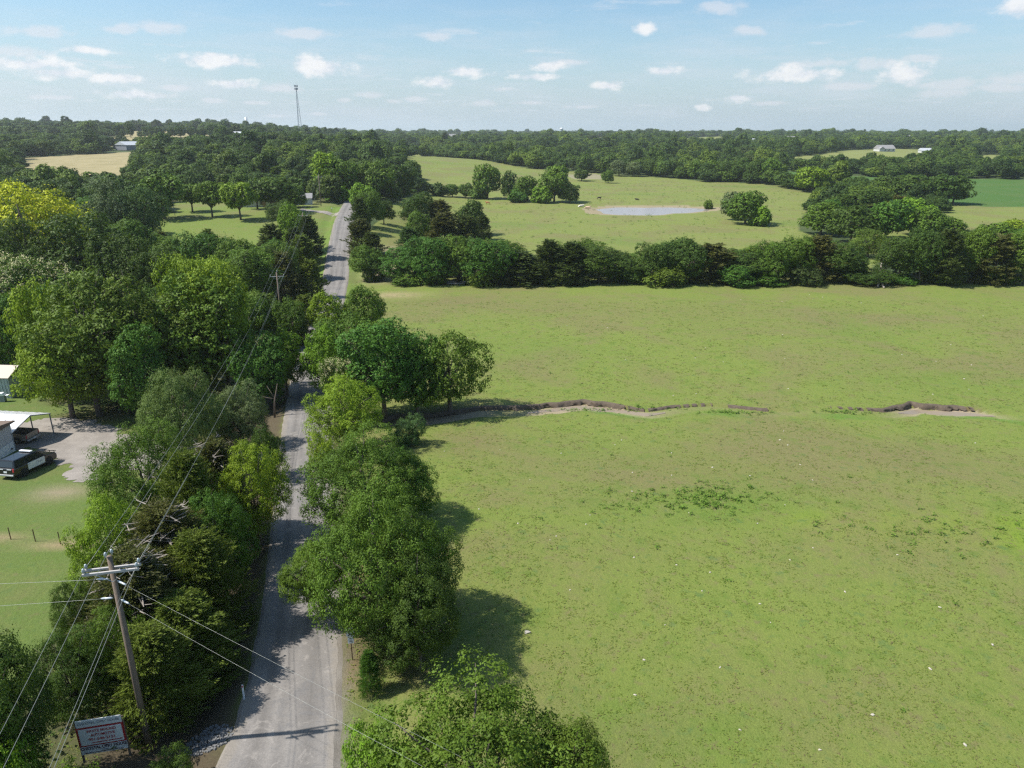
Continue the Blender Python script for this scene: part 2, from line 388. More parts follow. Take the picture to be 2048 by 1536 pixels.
def grass_mat():
    m, t, b, o = mat('pasture_ground')
    geo = t.node('ShaderNodeNewGeometry').outputs['Position']
    col = t.node('ShaderNodeAttribute', attribute_name='Col').outputs['Color']
    gr = t.node('ShaderNodeAttribute', attribute_name='gr').outputs['Fac']
    fl = t.vm('MULTIPLY', geo, (1, 1, 0))
    nL = t.noise(fl, 0.045, 5, 0.6, 0.6); nM = t.noise(fl, 0.35, 5, 0.62); nS = t.noise(fl, 2.1, 5, 0.66); nF = t.noise(fl, 9.0, 5, 0.8); nB = t.noise(t.vm('ADD', fl, (31, 7, 0)), 0.9, 4, 0.6)
    dry = (0.178, 0.158, 0.070, 1); lush = (0.098, 0.160, 0.026, 1); yel = (0.20, 0.225, 0.05, 1)
    c = t.mix(t.math('MULTIPLY', gr, t.math('MULTIPLY', t.smooth(nL, 0.44, 0.64), 0.75)), col, dry)
    c = t.mix(t.math('MULTIPLY', gr, t.math('MULTIPLY', t.smooth(nM, 0.52, 0.70), 0.55)), c, lush)
    c = t.mix(t.math('MULTIPLY', gr, t.math('MULTIPLY', t.smooth(nM, 0.48, 0.32), 0.45)), c, dry)
    c = t.mix(t.math('MULTIPLY', gr, t.math('MULTIPLY', t.smooth(nS, 0.52, 0.70), 0.60)), c, lush)
    c = t.mix(t.math('MULTIPLY', gr, t.math('MULTIPLY', t.smooth(nS, 0.46, 0.30), 0.40)), c, yel)
    c = t.mix(t.math('MULTIPLY', gr, t.math('MULTIPLY', t.smooth(nB, 0.57, 0.72), 0.55)), c, (.165, .128, .072, 1))
    c = t.mix(t.math('MULTIPLY', gr, t.math('MULTIPLY', t.smooth(nB, 0.42, 0.30), 0.45)), c, (.070, .135, .045, 1))
    k = t.math('MULTIPLY_ADD', nF, 1.25, 0.36)
    s = t.vm('SCALE', c); t.l.new(k, s.node.inputs['Scale'])
    t.l.new(s, b.inputs['Base Color']); b.inputs['Roughness'].default_value = 0.9; b.inputs['Specular IOR Level'].default_value = 0.12
    bp = t.node('ShaderNodeBump'); bp.inputs['Strength'].default_value = 0.9; bp.inputs['Distance'].default_value = 0.10
    t.l.new(t.math('ADD', nS, t.math('MULTIPLY', nF, 0.6)), bp.inputs['Height']); t.l.new(bp.outputs[0], b.inputs['Normal'])
    return m
M_GROUND = grass_mat()
def road_mat():
    m, t, b, o = mat('worn_asphalt')
    at = t.node('ShaderNodeAttribute', attribute_name='u').outputs['Fac']     # -1 left edge .. 1 right edge
    geo = t.node('ShaderNodeNewGeometry').outputs['Position']
    st = t.node('ShaderNodeAttribute', attribute_name='s').outputs['Fac']
    cmb = t.node('ShaderNodeCombineXYZ'); t.l.new(t.math('MULTIPLY', at, 3.0), cmb.inputs[0]); t.l.new(t.math('MULTIPLY', st, 0.10), cmb.inputs[1])
    streak = t.noise(cmb.outputs[0], 1.9, 5, 0.6)
    fine = t.noise(geo, 11, 5, 0.8); big = t.noise(geo, 0.25, 4)
    track = t.ramp(t.math('MULTIPLY_ADD', at, 0.5, 0.5), [(0, (.9,)*3), (.14, (1,)*3), (.27, (.50,)*3), (.42, (.98,)*3), (.5, (.72,)*3), (.6, (.98,)*3), (.76, (.55,)*3), (.9, (1,)*3), (1, (.95,)*3)])
    c = t.mix(streak, (.172, .160, .152, 1), (.250, .232, .214, 1))
    c = t.mix(t.math('MULTIPLY', t.smooth(big, .42, .62), .5), c, (.27, .25, .23, 1))
    c = t.mix(0.6, c, track, 'MULTIPLY')
    pt = t.noise(geo, .7, 5, .7, 1.2); c = t.mix(t.math('MULTIPLY', t.smooth(pt, .55, .60), .35), c, (.15, .148, .15, 1)); c = t.mix(t.math('MULTIPLY', t.smooth(pt, .43, .36), .35), c, (.36, .33, .30, 1))
    c = t.mix(t.smooth(t.math('ADD', t.math('ABSOLUTE', at), t.math('MULTIPLY_ADD', t.noise(geo, 1.6, 5, .7), .5, -.25)), .80, .98), c, (.235, .212, .185, 1))
    s = t.vm('SCALE', c); t.l.new(t.math('MULTIPLY_ADD', fine, 1.1, .45), s.node.inputs['Scale'])
    # sealed cracks across
    cr = t.noise(t.vm('MULTIPLY', geo, (.10, .9, 0)), 1.0, 6, .6, .8)
    s = t.mix(t.math('MULTIPLY', t.smooth(t.math('ABSOLUTE', t.math('SUBTRACT', cr, .5)), .006, .001), .4), s, (.10, .10, .105, 1))
    t.l.new(s, b.inputs['Base Color']); b.inputs['Roughness'].default_value = .85; b.inputs['Specular IOR Level'].default_value = .2
    bp = t.node('ShaderNodeBump'); bp.inputs['Strength'].default_value = .4; bp.inputs['Distance'].default_value = .02
    t.l.new(fine, bp.inputs['Height']); t.l.new(bp.outputs[0], b.inputs['Normal'])
    return m
def gravel_mat(name, c1, c2, fs=14):
    m, t, b, o = mat(name)
    geo = t.node('ShaderNodeNewGeometry').outputs['Position']
    n = t.noise(geo, fs, 5, .75); g = t.noise(geo, .5, 4, .6)
    c = t.mix(t.smooth(g, .35, .65), (*c1, 1), (*c2, 1)); s = t.vm('SCALE', c); t.l.new(t.math('MULTIPLY_ADD', n, 1.1, .45), s.node.inputs['Scale'])
    t.l.new(s, b.inputs['Base Color']); b.inputs['Roughness'].default_value = .95; b.inputs['Specular IOR Level'].default_value = .1
    bp = t.node('ShaderNodeBump'); bp.inputs['Strength'].default_value = .8; bp.inputs['Distance'].default_value = .04
    t.l.new(n, bp.inputs['Height']); t.l.new(bp.outputs[0], b.inputs['Normal'])
    return m
M_ROAD = road_mat()
M_SHOULDER = gravel_mat('chip_gravel', (.20, .178, .15), (.25, .228, .20))
M_DRIVE = gravel_mat('drive_gravel', (.24, .215, .19), (.30, .27, .24), 9)
def water_mat(name, col, rough=.06):
    m, t, b, o = mat(name)
    geo = t.node('ShaderNodeNewGeometry').outputs['Position']
    c = t.mix(t.noise(geo, .12, 3), (*[v * .85 for v in col], 1), (*col, 1)); t.l.new(c, b.inputs['Base Color'])
    b.inputs['Roughness'].default_value = rough; b.inputs['IOR'].default_value = 1.33
    bp = t.node('ShaderNodeBump'); bp.inputs['Strength'].default_value = .05; bp.inputs['Distance'].default_value = .04
    t.l.new(t.noise(t.vm('MULTIPLY', geo, (1, 2.2, 1)), .8, 2), bp.inputs['Height']); t.l.new(bp.outputs[0], b.inputs['Normal'])
    return m
M_POND = water_mat('muddy_pond_water', (.33, .28, .26), .18); M_CREEK = water_mat('silty_creek_water', (.27, .215, .15), .3)

# ------------------------------------------------------------------ tree positions (declared before the ground so that leaf litter lies under them)
C = dict(mid=(0.089,0.152,0.018), dark=(0.055,0.097,0.016), olive=(0.093,0.141,0.018), yellow=(0.376,0.407,0.012), ygreen=(0.171,0.251,0.017), pale=(0.131,0.193,0.052),
         blue=(0.068,0.127,0.038), cedar=(0.055,0.079,0.020), rust=(0.093,0.095,0.026), colive=(0.103,0.141,0.020), bright=(0.128,0.237,0.018), deep=(0.059,0.134,0.017), grey=(0.114,0.152,0.060))
TREES = []   # dicts: x, y, z, h, r, kind, tint, label, lod, group, extra
def add_tree(x, y, h, r, kind, tint, label, group=None, extra=None):
    TREES.append(dict(x=x, y=y, z=H(x, y), h=h, r=r, kind=kind, tint=C[tint], label=label, group=group, extra=extra))
def T(bx, by, ty, w, kind, tint, label, group=None, extra=None):
    """tree whose trunk meets the ground under pixel (bx,by), whose crown tops out at row ty and is w pixels wide"""
    p = G(bx, by); d = pix_dir(bx, ty); k = p.y / d.y
    top = CAM_H + d.z * k; depth = p.y * math.cos(PITCH) - (0.5 * (top + p.z) - CAM_H) * math.sin(PITCH)
    add_tree(p.x, p.y, max(top - p.z, 1.2), w * depth / FPX / 2, kind, tint, label, group, extra)

# right side of the road, near to far
T(960,1760,1420,480,'round','mid','big leafy tree at the bottom edge of the picture, right of the road')
T(1130,1700,1440,230,'round','olive','olive leafy tree low at the bottom, rightmost of the two by the pasture')
T(790,1690,1452,170,'shrub','bright','bright bushy tree at the bottom beside the road verge')
T(765,1282,985,285,'spread','mid','large spreading tree behind the speed limit sign, shading the pasture')
T(838,1335,1125,190,'round','dark','dark leafy tree in front of the large spreading tree, behind the sign')
T(645,1232,1092,150,'lawn','mid','limb-like small tree reaching over the road beside the speed limit sign')
T(808,1282,1165,100,'shrub','dark','dark bushy tree directly behind the speed limit sign')
T(835,1240,1030,190,'round','mid','dark round tree against the pasture, right of the large spreading tree')
T(742,1385,1300,52,'cedar','deep','small upright cedar right of the speed limit sign post')
T(735,1068,868,250,'spread','mid','broad tree beside the road, next one beyond the large spreading tree')
T(820,1040,895,130,'round','deep','rounded tree on the pasture side south of the creek')
T(655,960,868,70,'shrub','ygreen','small light green sapling hanging over the road edge south of the creek')
T(695,905,752,150,'round','ygreen','light yellow-green tree beside the road at the creek crossing')
T(818,890,832,70,'shrub','blue','low feathery bush on the creek bank')
T(688,842,716,90,'round','mid','tree with cream blossom clusters beside the road at the creek', extra='blossom')
T(770,838,640,170,'tall','deep','tall deep green tree beside the creek, middle of the big clump')
T(835,832,668,120,'round','deep','deep green tree in the clump, between the tall one and the spreading one')
T(900,826,668,170,'spread','mid','spreading tree at the right end of the clump by the creek')
T(700,770,636,150,'round','mid','rounded tree over the road north of the creek')
T(655,795,655,90,'round','bright','narrow bright tree leaning over the road north of the creek')
T(760,735,640,90,'round','mid','mid green tree on the field edge north of the creek')
T(660,690,585,80,'round','ygreen','light tree hiding the road bend, left one of the pair')
T(735,680,572,85,'round','mid','tree hiding the road bend, right one of the pair')
T(735,560,492,70,'round','mid','round tree on the right verge where the road climbs')
T(752,562,520,55,'shrub','dark','dark shrub by the pasture gateway')
T(725,510,438,62,'cedar','rust','brownish cedar right of the climbing road')
T(745,520,465,55,'cedar','cedar','dark cedar beside the brownish cedar on the right verge')
T(722,470,396,45,'cedar','cedar','slim cedar on the right verge near the crest')
T(740,455,382,62,'round','mid','rounded tree on the right verge near the crest')
T(768,448,400,45,'round','dark','dark tree on the pasture side near the crest')
T(728,425,366,60,'round','bright','bright tree closing the road at the crest')
# cedar clump in the first pasture
for i, (bx, by, ty, w, k, c, l) in enumerate([
    (838,455,385,78,'round','dark','large dark tree at the back left of the cedar clump'),
    (880,465,400,70,'cedar','rust','brownish cedar at the back of the clump'),
    (945,470,400,66,'round','dark','dark tree at the back right of the cedar clump'),
    (965,480,430,44,'cedar','cedar','small cedar at the right tip of the clump'),
    (840,490,422,60,'round','mid','mid green tree inside the cedar clump, left'),
    (890,505,425,84,'cedar','rust','wide brown-green cedar in the middle of the clump'),
    (935,508,432,70,'cedar','cedar','dark cedar at the right of the clump'),
    (818,512,455,56,'cedar','blue','bluish cedar at the left edge of the clump')]):
    T(bx, by, ty, w, k, c, l)
# hedgerow across the field
_hr = random.Random(11)
hx = 806
ORD = ['first', 'second', 'third', 'fourth', 'fifth', 'sixth', 'seventh', 'eighth', 'ninth', 'tenth', 'eleventh', 'twelfth', 'thirteenth', 'fourteenth', 'fifteenth', 'sixteenth', 'seventeenth', 'eighteenth', 'nineteenth', 'twentieth', 'twenty-first', 'twenty-second', 'twenty-third', 'twenty-fourth', 'twenty-fifth', 'twenty-sixth', 'twenty-seventh', 'twenty-eighth', 'twenty-ninth', 'thirtieth']
HR_TOP = [(790,500),(860,478),(920,480),(990,476),(1040,500),(1110,485),(1180,480),(1235,508),(1300,492),(1380,473),(1440,505),(1500,495),(1560,478),(1640,465),(1700,500),(1745,540),(1775,480),(1850,460),(1930,458),(2000,470),(2060,460)]
hedge = []
i = 0
while hx < 2085:
    w = _hr.uniform(56, 82); ty = float(np.interp(hx, [a for a, _ in HR_TOP], [b for _, b in HR_TOP])) + _hr.uniform(-8, 10)
    k = _hr.choice(['round', 'cedar', 'round', 'tall', 'round', 'round'])
    if hx > 1400: k = _hr.choice(['round', 'round', 'tall', 'cedar'])
    c = _hr.choice(['cedar', 'rust']) if k == 'cedar' else _hr.choice(['dark', 'mid', 'dark', 'deep'])
    if 1738 < hx < 1768: ty = 535; w = 50
    hedge.append((hx, 562 + _hr.uniform(-4, 3), ty, w * 1.12, k, c)); hx += w * 0.80
word = dict(cedar='cedar', round='leafy tree', tall='tall leafy tree')
shade = dict(cedar='dark', rust='brownish', dark='dark green', mid='mid green', deep='deep green')
for i, (bx, by, ty, w, k, c) in enumerate(hedge):
    T(bx, by + 4, ty, w * 1.28, k, c, f"{shade[c]} {word[k]} in the hedgerow across the field, {ORD[i]} from its left end", 'trees of the hedgerow across the field')
hx = 830
for i in range(22):
    ty = float(np.interp(hx, [a for a, _ in HR_TOP], [b for _, b in HR_TOP])) + _hr.uniform(-6, 12)
    if not (1715 < hx < 1790): T(hx, 551, ty, _hr.uniform(80, 100), 'round', _hr.choice(['dark', 'mid', 'deep', 'dark']), f"leafy tree in the hedgerow's back row, {ORD[i]} from its left end", 'trees of the hedgerow across the field')
    hx += 57
# low shrubs along the hedgerow's foot
for i, bx in enumerate((812, 868, 965, 1075, 1130, 1262, 1330, 1470, 1525, 1610, 1700, 1800, 1880, 1990)):
    T(bx, 566 + _hr.uniform(-4, 5), _hr.uniform(520, 550), _hr.uniform(48, 105), 'shrub', _hr.choice(['dark', 'deep', 'cedar', 'olive', 'mid']), f"low shrub at the foot of the hedgerow, {ORD[i]} from its left end", 'shrubs at the foot of the hedgerow')
# behind the hedgerow, right half
for bx, by, ty, w, k, c, l in [
    (1735,515,458,84,'spread','olive','lone spreading tree standing just behind the gap in the hedgerow'),
    (1640,470,405,90,'round','mid','leftmost tree of the wooded bank behind the hedgerow'),
    (1700,485,412,90,'round','dark','dark tree in the wooded bank behind the hedgerow'),
    (1770,478,400,96,'round','deep','deep green tree in the wooded bank, under the dark grove'),
    (1820,470,398,84,'round','bright','brightest tree of the wooded bank behind the hedgerow'),
    (1850,480,415,80,'round','mid','mid green tree at the right of the wooded bank'),
    (1900,476,436,70,'round','mid','rounded tree at the right tip of the wooded bank'),
    (1690,440,388,80,'round','dark','dark tree at the top left of the wooded bank'),
    (1745,435,378,84,'round','dark','dark tree at the top of the wooded bank'),
    (1660,452,400,64,'round','deep','deep green tree near the left of the wooded bank'),
    (1725,460,408,70,'cedar','cedar','cedar in the middle of the wooded bank'),
    (1790,455,392,70,'cedar','rust','brownish cedar in the wooded bank'),
    (1990,500,446,90,'round','mid','rounded tree behind the hedgerow near the right edge'),
    (2030,492,440,80,'round','ygreen','light green tree behind the hedgerow at the right edge'),
    (1760,405,352,90,'round','dark','left tree of the dark grove beside the crop field'),
    (1815,408,350,90,'round','dark','middle tree of the dark grove beside the crop field'),
    (1865,408,349,84,'round','dark','right middle tree of the dark grove beside the crop field'),
    (1905,408,352,70,'round','dark','right end tree of the dark grove beside the crop field'),
    (1720,398,362,70,'round','dark','low tree at the left end of the dark grove'),
    (1622,384,333,66,'round','ygreen','single bright yellow-green tree at the back of the pasture'),
    (1490,448,382,84,'round','mid','round tree right of the pond'),
    (1470,440,384,60,'round','grey','greyish tree right of the pond'),
    (1520,452,410,50,'shrub','bright','low bright bush at the right foot of the trees by the pond'),
    (1415,418,400,20,'shrub','mid','small bush at the right end of the pond'),
    (876,392,366,34,'shrub','dark','small dark bush at the left end of the pond thicket'),
    (905,394,368,34,'round','mid','low round tree in the pond thicket, second from its left'),
    (932,396,366,36,'round','mid','low round tree in the pond thicket, third from its left'),
    (975,398,328,58,'round','mid','tall round tree in the left half of the pond thicket'),
    (1018,400,342,40,'round','dark','dark tree in the middle of the pond thicket'),
    (1052,402,352,52,'round','mid','mid green tree in the middle of the pond thicket'),
    (1108,404,332,68,'round','mid','tallest broad tree of the pond thicket'),
    (1140,406,368,46,'round','dark','dark tree at the right end of the pond thicket'),
    (1085,406,372,50,'shrub','bright','bright shrub at the foot of the pond thicket'),
    (1035,405,378,46,'shrub','deep','deep green shrub at the foot of the pond thicket'),
    (955,398,376,40,'shrub','mid','mid green shrub at the foot of the pond thicket'),
    (1163,362,338,36,'round','dark','lone dark tree left of two in the back pasture'),
    (1216,366,340,28,'round','mid','lone round tree right of two in the back pasture'),
    (1238,352,320,40,'round','grey','greyish half-bare tree behind the lone pasture trees, left'),
    (1266,353,324,36,'round','grey','greyish half-bare tree behind the lone pasture trees, right')]:
    T(bx, by, ty, w, k, c, l)
for i in range(9):
    T(1300 + i * 30, 352 + i * 2.0, 318 + _hr.uniform(-2, 6), 40, 'round', _hr.choice(['dark', 'mid', 'dark']), f"tree of the row along the back of the pasture, {ORD[i]} from its left", 'trees along the back of the pasture')
# left of the road, near to far
for e in [
    (40,1600,1262,210,'round','dark','dark leafy tree at the lower left corner, left of the painted board'),
    (165,1450,1262,150,'round','dark','dark leafy tree behind the painted board'),
    (-20,1640,1330,220,'round','mid','leafy tree cut by the left edge at the bottom'),
    (25,1700,1470,190,'shrub','bright','bright shrub at the lower left corner'),
    (195,1660,1522,120,'shrub','bright','bright shrub in front of the painted board'),
    (345,1600,1512,100,'shrub','dark','dark shrub at the foot of the nearest power pole'),
    (172,1330,1160,90,'round','dark','small dark tree on the lawn side, left of the nearest power pole'),
    (325,1440,1255,190,'cedar','colive','olive cedar right of the nearest power pole'),
    (250,1400,1215,150,'round','mid','leafy tree left of the nearest power pole'),
    (385,1372,1190,200,'cedar','colive','light olive cedar over the ditch'),
    (300,1330,1100,215,'cedar','rust','cedar with dead grey branches behind the crossarms', 'dead'),
    (425,1290,1065,175,'cedar','colive','tall olive cedar beside the shaded road'),
    (248,1225,990,150,'round','ygreen','yellow-green leafy tree above the lawn fence'),
    (355,1235,1010,200,'cedar','rust','cedar with dead branches above the crossarms', 'dead'),
    (455,1195,985,135,'round','deep','deep green vine-covered tree beside the shaded road'),
    (520,1090,884,150,'round','ygreen','light green leafy tree leaning over the sunlit road'),
    (400,1130,905,140,'cedar','colive','olive cedar left of the light green leaning tree'),
    (450,1080,880,130,'cedar','rust','cedar with dead grey branches beyond the leaning tree', 'dead'),
    (308,1062,852,190,'spread','mid','spreading tree with open limbs beside the gravel drive'),
    (535,960,850,90,'shrub','dark','dark vine-covered shrub at the left road edge beyond the drive'),
    (375,935,738,170,'spread','pale','pale grey-green tree beyond the gravel drive'),
    (490,905,768,110,'round','grey','greyish leafy tree at the left road edge, before the dead trunk'),
    (440,900,790,100,'round','pale','pale tree next to the greyish one at the road'),
    (146,836,652,186,'spread','ygreen','yellow-green walnut-like tree behind the carport'),
    (60,728,650,76,'round','ygreen','yellow-green tree above the metal shed'),
    (200,832,550,210,'tall','olive','large olive tree left of centre, behind the yellow-green one'),
    (130,800,560,130,'round','ygreen','yellow-green tree at the left flank of the large olive tree'),
    (300,850,650,120,'tall','deep','deep green drooping tree below the large olive trees'),
    (320,812,552,180,'tall','olive','second large olive tree, nearer the road'),
    (420,800,545,180,'tall','mid','large mid green tree under the power lines'),
    (460,790,525,140,'round','ygreen','light green topped tree under the second power pole'),
    (400,740,512,130,'round','ygreen','light green tree crown behind the olive trees'),
    (530,822,672,110,'round','deep','vine-hung tree at the left road edge'),
    (575,790,662,90,'round','bright','bright vine-hung shrub tree over the left road edge'),
    (585,700,600,80,'round','mid','tree at the left road edge right of the second power pole'),
    (505,700,590,100,'round','mid','tree left of the second power pole'),
    (590,690,625,70,'cedar','rust','brown-olive cedar beside the second power pole', 'dead'),
    (612,650,590,60,'cedar','colive','olive cedar beyond the second power pole'),
    (65,700,508,210,'spread','mid','wide tree covered in cream blossoms at the left edge', 'blossom'),
    (30,745,585,130,'round','deep','deep green tree at the left edge under the blossoming tree'),
    (115,735,570,110,'round','deep','deep green tree right of the blossoming tree'),
    (-12,722,640,100,'round','dark','dull dark tree at the left edge above the metal shed'),
    (70,560,368,230,'spread','yellow','big golden yellow-green tree at the left edge'),
    (20,620,450,120,'round','mid','tree below the left side of the golden tree'),
    (80,625,440,120,'tall','dark','dark tree in front of the golden tree'),
    (195,622,425,160,'tall','dark','very dark tree right of the golden tree, left one'),
    (260,630,470,140,'round','dark','very dark tree right of the golden tree, lower one'),
    (320,640,500,110,'round','dark','dark tree over the shadowed hollow'),
    (262,560,440,120,'round','mid','mid green tree between the dark trees and the lawn'),
    (235,500,356,120,'spread','grey','grey-green tree left of the lawn, left one'),
    (290,500,372,110,'spread','blue','bluish grey-green tree left of the lawn, right one'),
    (330,438,348,100,'lawn','mid','weeping tree at the left side of the lawn'),
    (425,434,362,66,'lawn','mid','small lawn tree with a bare trunk, left of two'),
    (482,440,365,72,'lawn','ygreen','light green lawn tree with a bare trunk, right of two'),
    (385,424,368,62,'lawn','mid','small tree between the weeping tree and the bare trunked lawn trees'),
    (515,418,362,66,'lawn','dark','dark lawn tree beside the large oak, left of it'),
    (565,452,400,60,'round','dark','low dark tree at the right corner of the lawn'),
    (545,425,355,100,'lawn','dark','large dark oak at the right side of the lawn'),
    (590,415,370,60,'round','mid','mid green tree beside the large dark oak'),
    (420,590,466,125,'round','deep','deep green tree below the lawn, middle'),
    (352,585,480,110,'round','mid','mid green tree below the lawn, left'),
    (485,595,480,110,'round','mid','mid green tree below the lawn, right'),
    (440,640,520,125,'round','ygreen','light green tree below the lawn, lower one'),
    (548,535,448,70,'cedar','cedar','dark pointed cedar below the lawn at its right corner'),
    (590,500,408,66,'round','bright','bright tree around the third power pole'),
    (622,520,432,56,'cedar','cedar','dark cedar on the left verge of the climbing road'),
    (610,560,470,70,'cedar','colive','olive cedar on the left verge of the climbing road'),
    (570,600,505,80,'cedar','rust','brownish cedar on the left verge, below the olive one'),
    (625,600,520,60,'cedar','colive','lowest cedar on the left verge before the road bend'),
    (380,385,350,90,'round','dark','dark rounded tree behind the lawn, left'),
    (455,382,348,90,'round','dark','dark rounded tree behind the lawn, middle'),
    (520,378,345,90,'round','dark','dark rounded tree behind the lawn, right'),
    (655,398,305,66,'tall','ygreen','tall yellow-green tree left of the road crest'),
    (690,398,318,70,'round','mid','mid green tree behind the road crest'),
    (680,405,372,60,'shrub','bright','bright hedge shrub left of the road crest'),
    (712,392,330,60,'round','dark','dark tree right behind the road crest'),
    (752,400,325,80,'round','mid','large tree on the pasture side of the crest, left'),
    (800,400,330,80,'round','dark','large dark tree on the pasture side of the crest, right')]:
    T(*e[:7], extra=e[7] if len(e) > 7 else None)

for i, (px, w, ty) in enumerate([(235,12,250),(262,16,243),(245,10,258),(300,26,252),(318,20,253),(345,16,256),(362,22,252),(385,20,254),(405,18,256),(284,14,262),(430,24,247)]):
    T(px, 275, ty, w * 1.3, 'round', 'dark', f"dark tree in the row between the distant straw fields, {ORD[i]} from its left", 'trees between the distant straw fields')
# woodland fill: jittered grid over land that is not open
def woods():
    g = np.random.RandomState(21); P = []
    y = 62.0
    while y < 5200:
        sp = 8.5 if y < 500 else (11 if y < 900 else (13 + (y - 900) * 0.006))
        w = y * 1.08 + 60
        n = int(2 * w / sp); xs = -w + sp * (np.arange(n) + 0.5) + g.uniform(-.42, .42, n) * sp
        ys = y + g.uniform(-.42, .42, n) * sp
        P.append(np.stack([xs, ys, np.full(n, sp)], 1)); y += sp * (1.0 if y < 900 else 1.25)
    P = np.concatenate(P); x, y = P[:, 0], P[:, 1]
    keep = np.ones(len(P), bool)
    for Z in OPEN: keep &= ~inside(Z, x, y)
    keep &= ~inside(Z_YARD, x, y)
    d = x - road_x(y)
    keep &= ~((np.abs(d) < 9.5) & (y < 330))
    keep &= ~((d > 0) & (y < 171))                       # the near pasture
    keep &= ~((d > 0) & (y < 330) & (x < 250) & ~(x > 1e9))
    hy = np.interp(x, [p.x for p in Z_HEDGE_LINE], [p.y for p in Z_HEDGE_LINE])
    keep &= ~((x > -40) & (y < hy + 14))
    # keep a little air where the hand-placed trees stand
    tx = np.array([t['x'] for t in TREES]); ty = np.array([t['y'] for t in TREES]); tr = np.array([t['r'] for t in TREES])
    idx = np.where(keep & (y < 420))[0]
    for i in idx:
        if np.any(np.hypot(tx - x[i], ty - y[i]) < tr * 0.75 + 1.8): keep[i] = False
    for (px, py, rw, rf) in HOUSE_PX:
        if rw:
            p = cast_base(px, py); keep &= ~((np.abs(x - p.x * y / p.y) < rw) & (y > p.y - rf) & (y < p.y + 16))
    # meadows and clearings far off
    clear = (rolling(x, y * 0.6, 520, 31) > 1.30) & (y > 800) & (y < 3200)
    keep &= ~clear
    return P[keep], clear
WOODS, _ = woods()

# ------------------------------------------------------------------ ground
def axis(parts):
    o = []
    for a, b, s in parts: o += list(np.arange(a, b, s))
    return o
def grow(a, b, s0, k):
    o = []; s = s0; v = a
    while v < b: o.append(v); v += s; s *= k
    o.append(b); return o
xs = sorted(set([-v for v in grow(130, 9000, 2.2, 1.045)] + list(np.arange(-130, -46, 1.3)) + list(np.arange(-46, 74, 0.62)) + list(np.arange(74, 130, 1.3)) + grow(130, 9000, 2.2, 1.045)))
_cy0, _cy1 = float(CY.min()) - 8, float(CY.max()) + 1.5
ys = [-60, -30] + list(np.arange(-10, _cy0, 1.2)) + list(np.arange(_cy0, _cy1, 0.24)) + list(np.arange(_cy1, 200, 1.5)) + grow(200, 14000, 2.4, 1.011 if False else 1.014)
xs = np.array(xs); ys = np.array(sorted(ys))
GX, GY = np.meshgrid(xs, ys); GZH = height(GX, GY)
nx, ny = len(xs), len(ys)
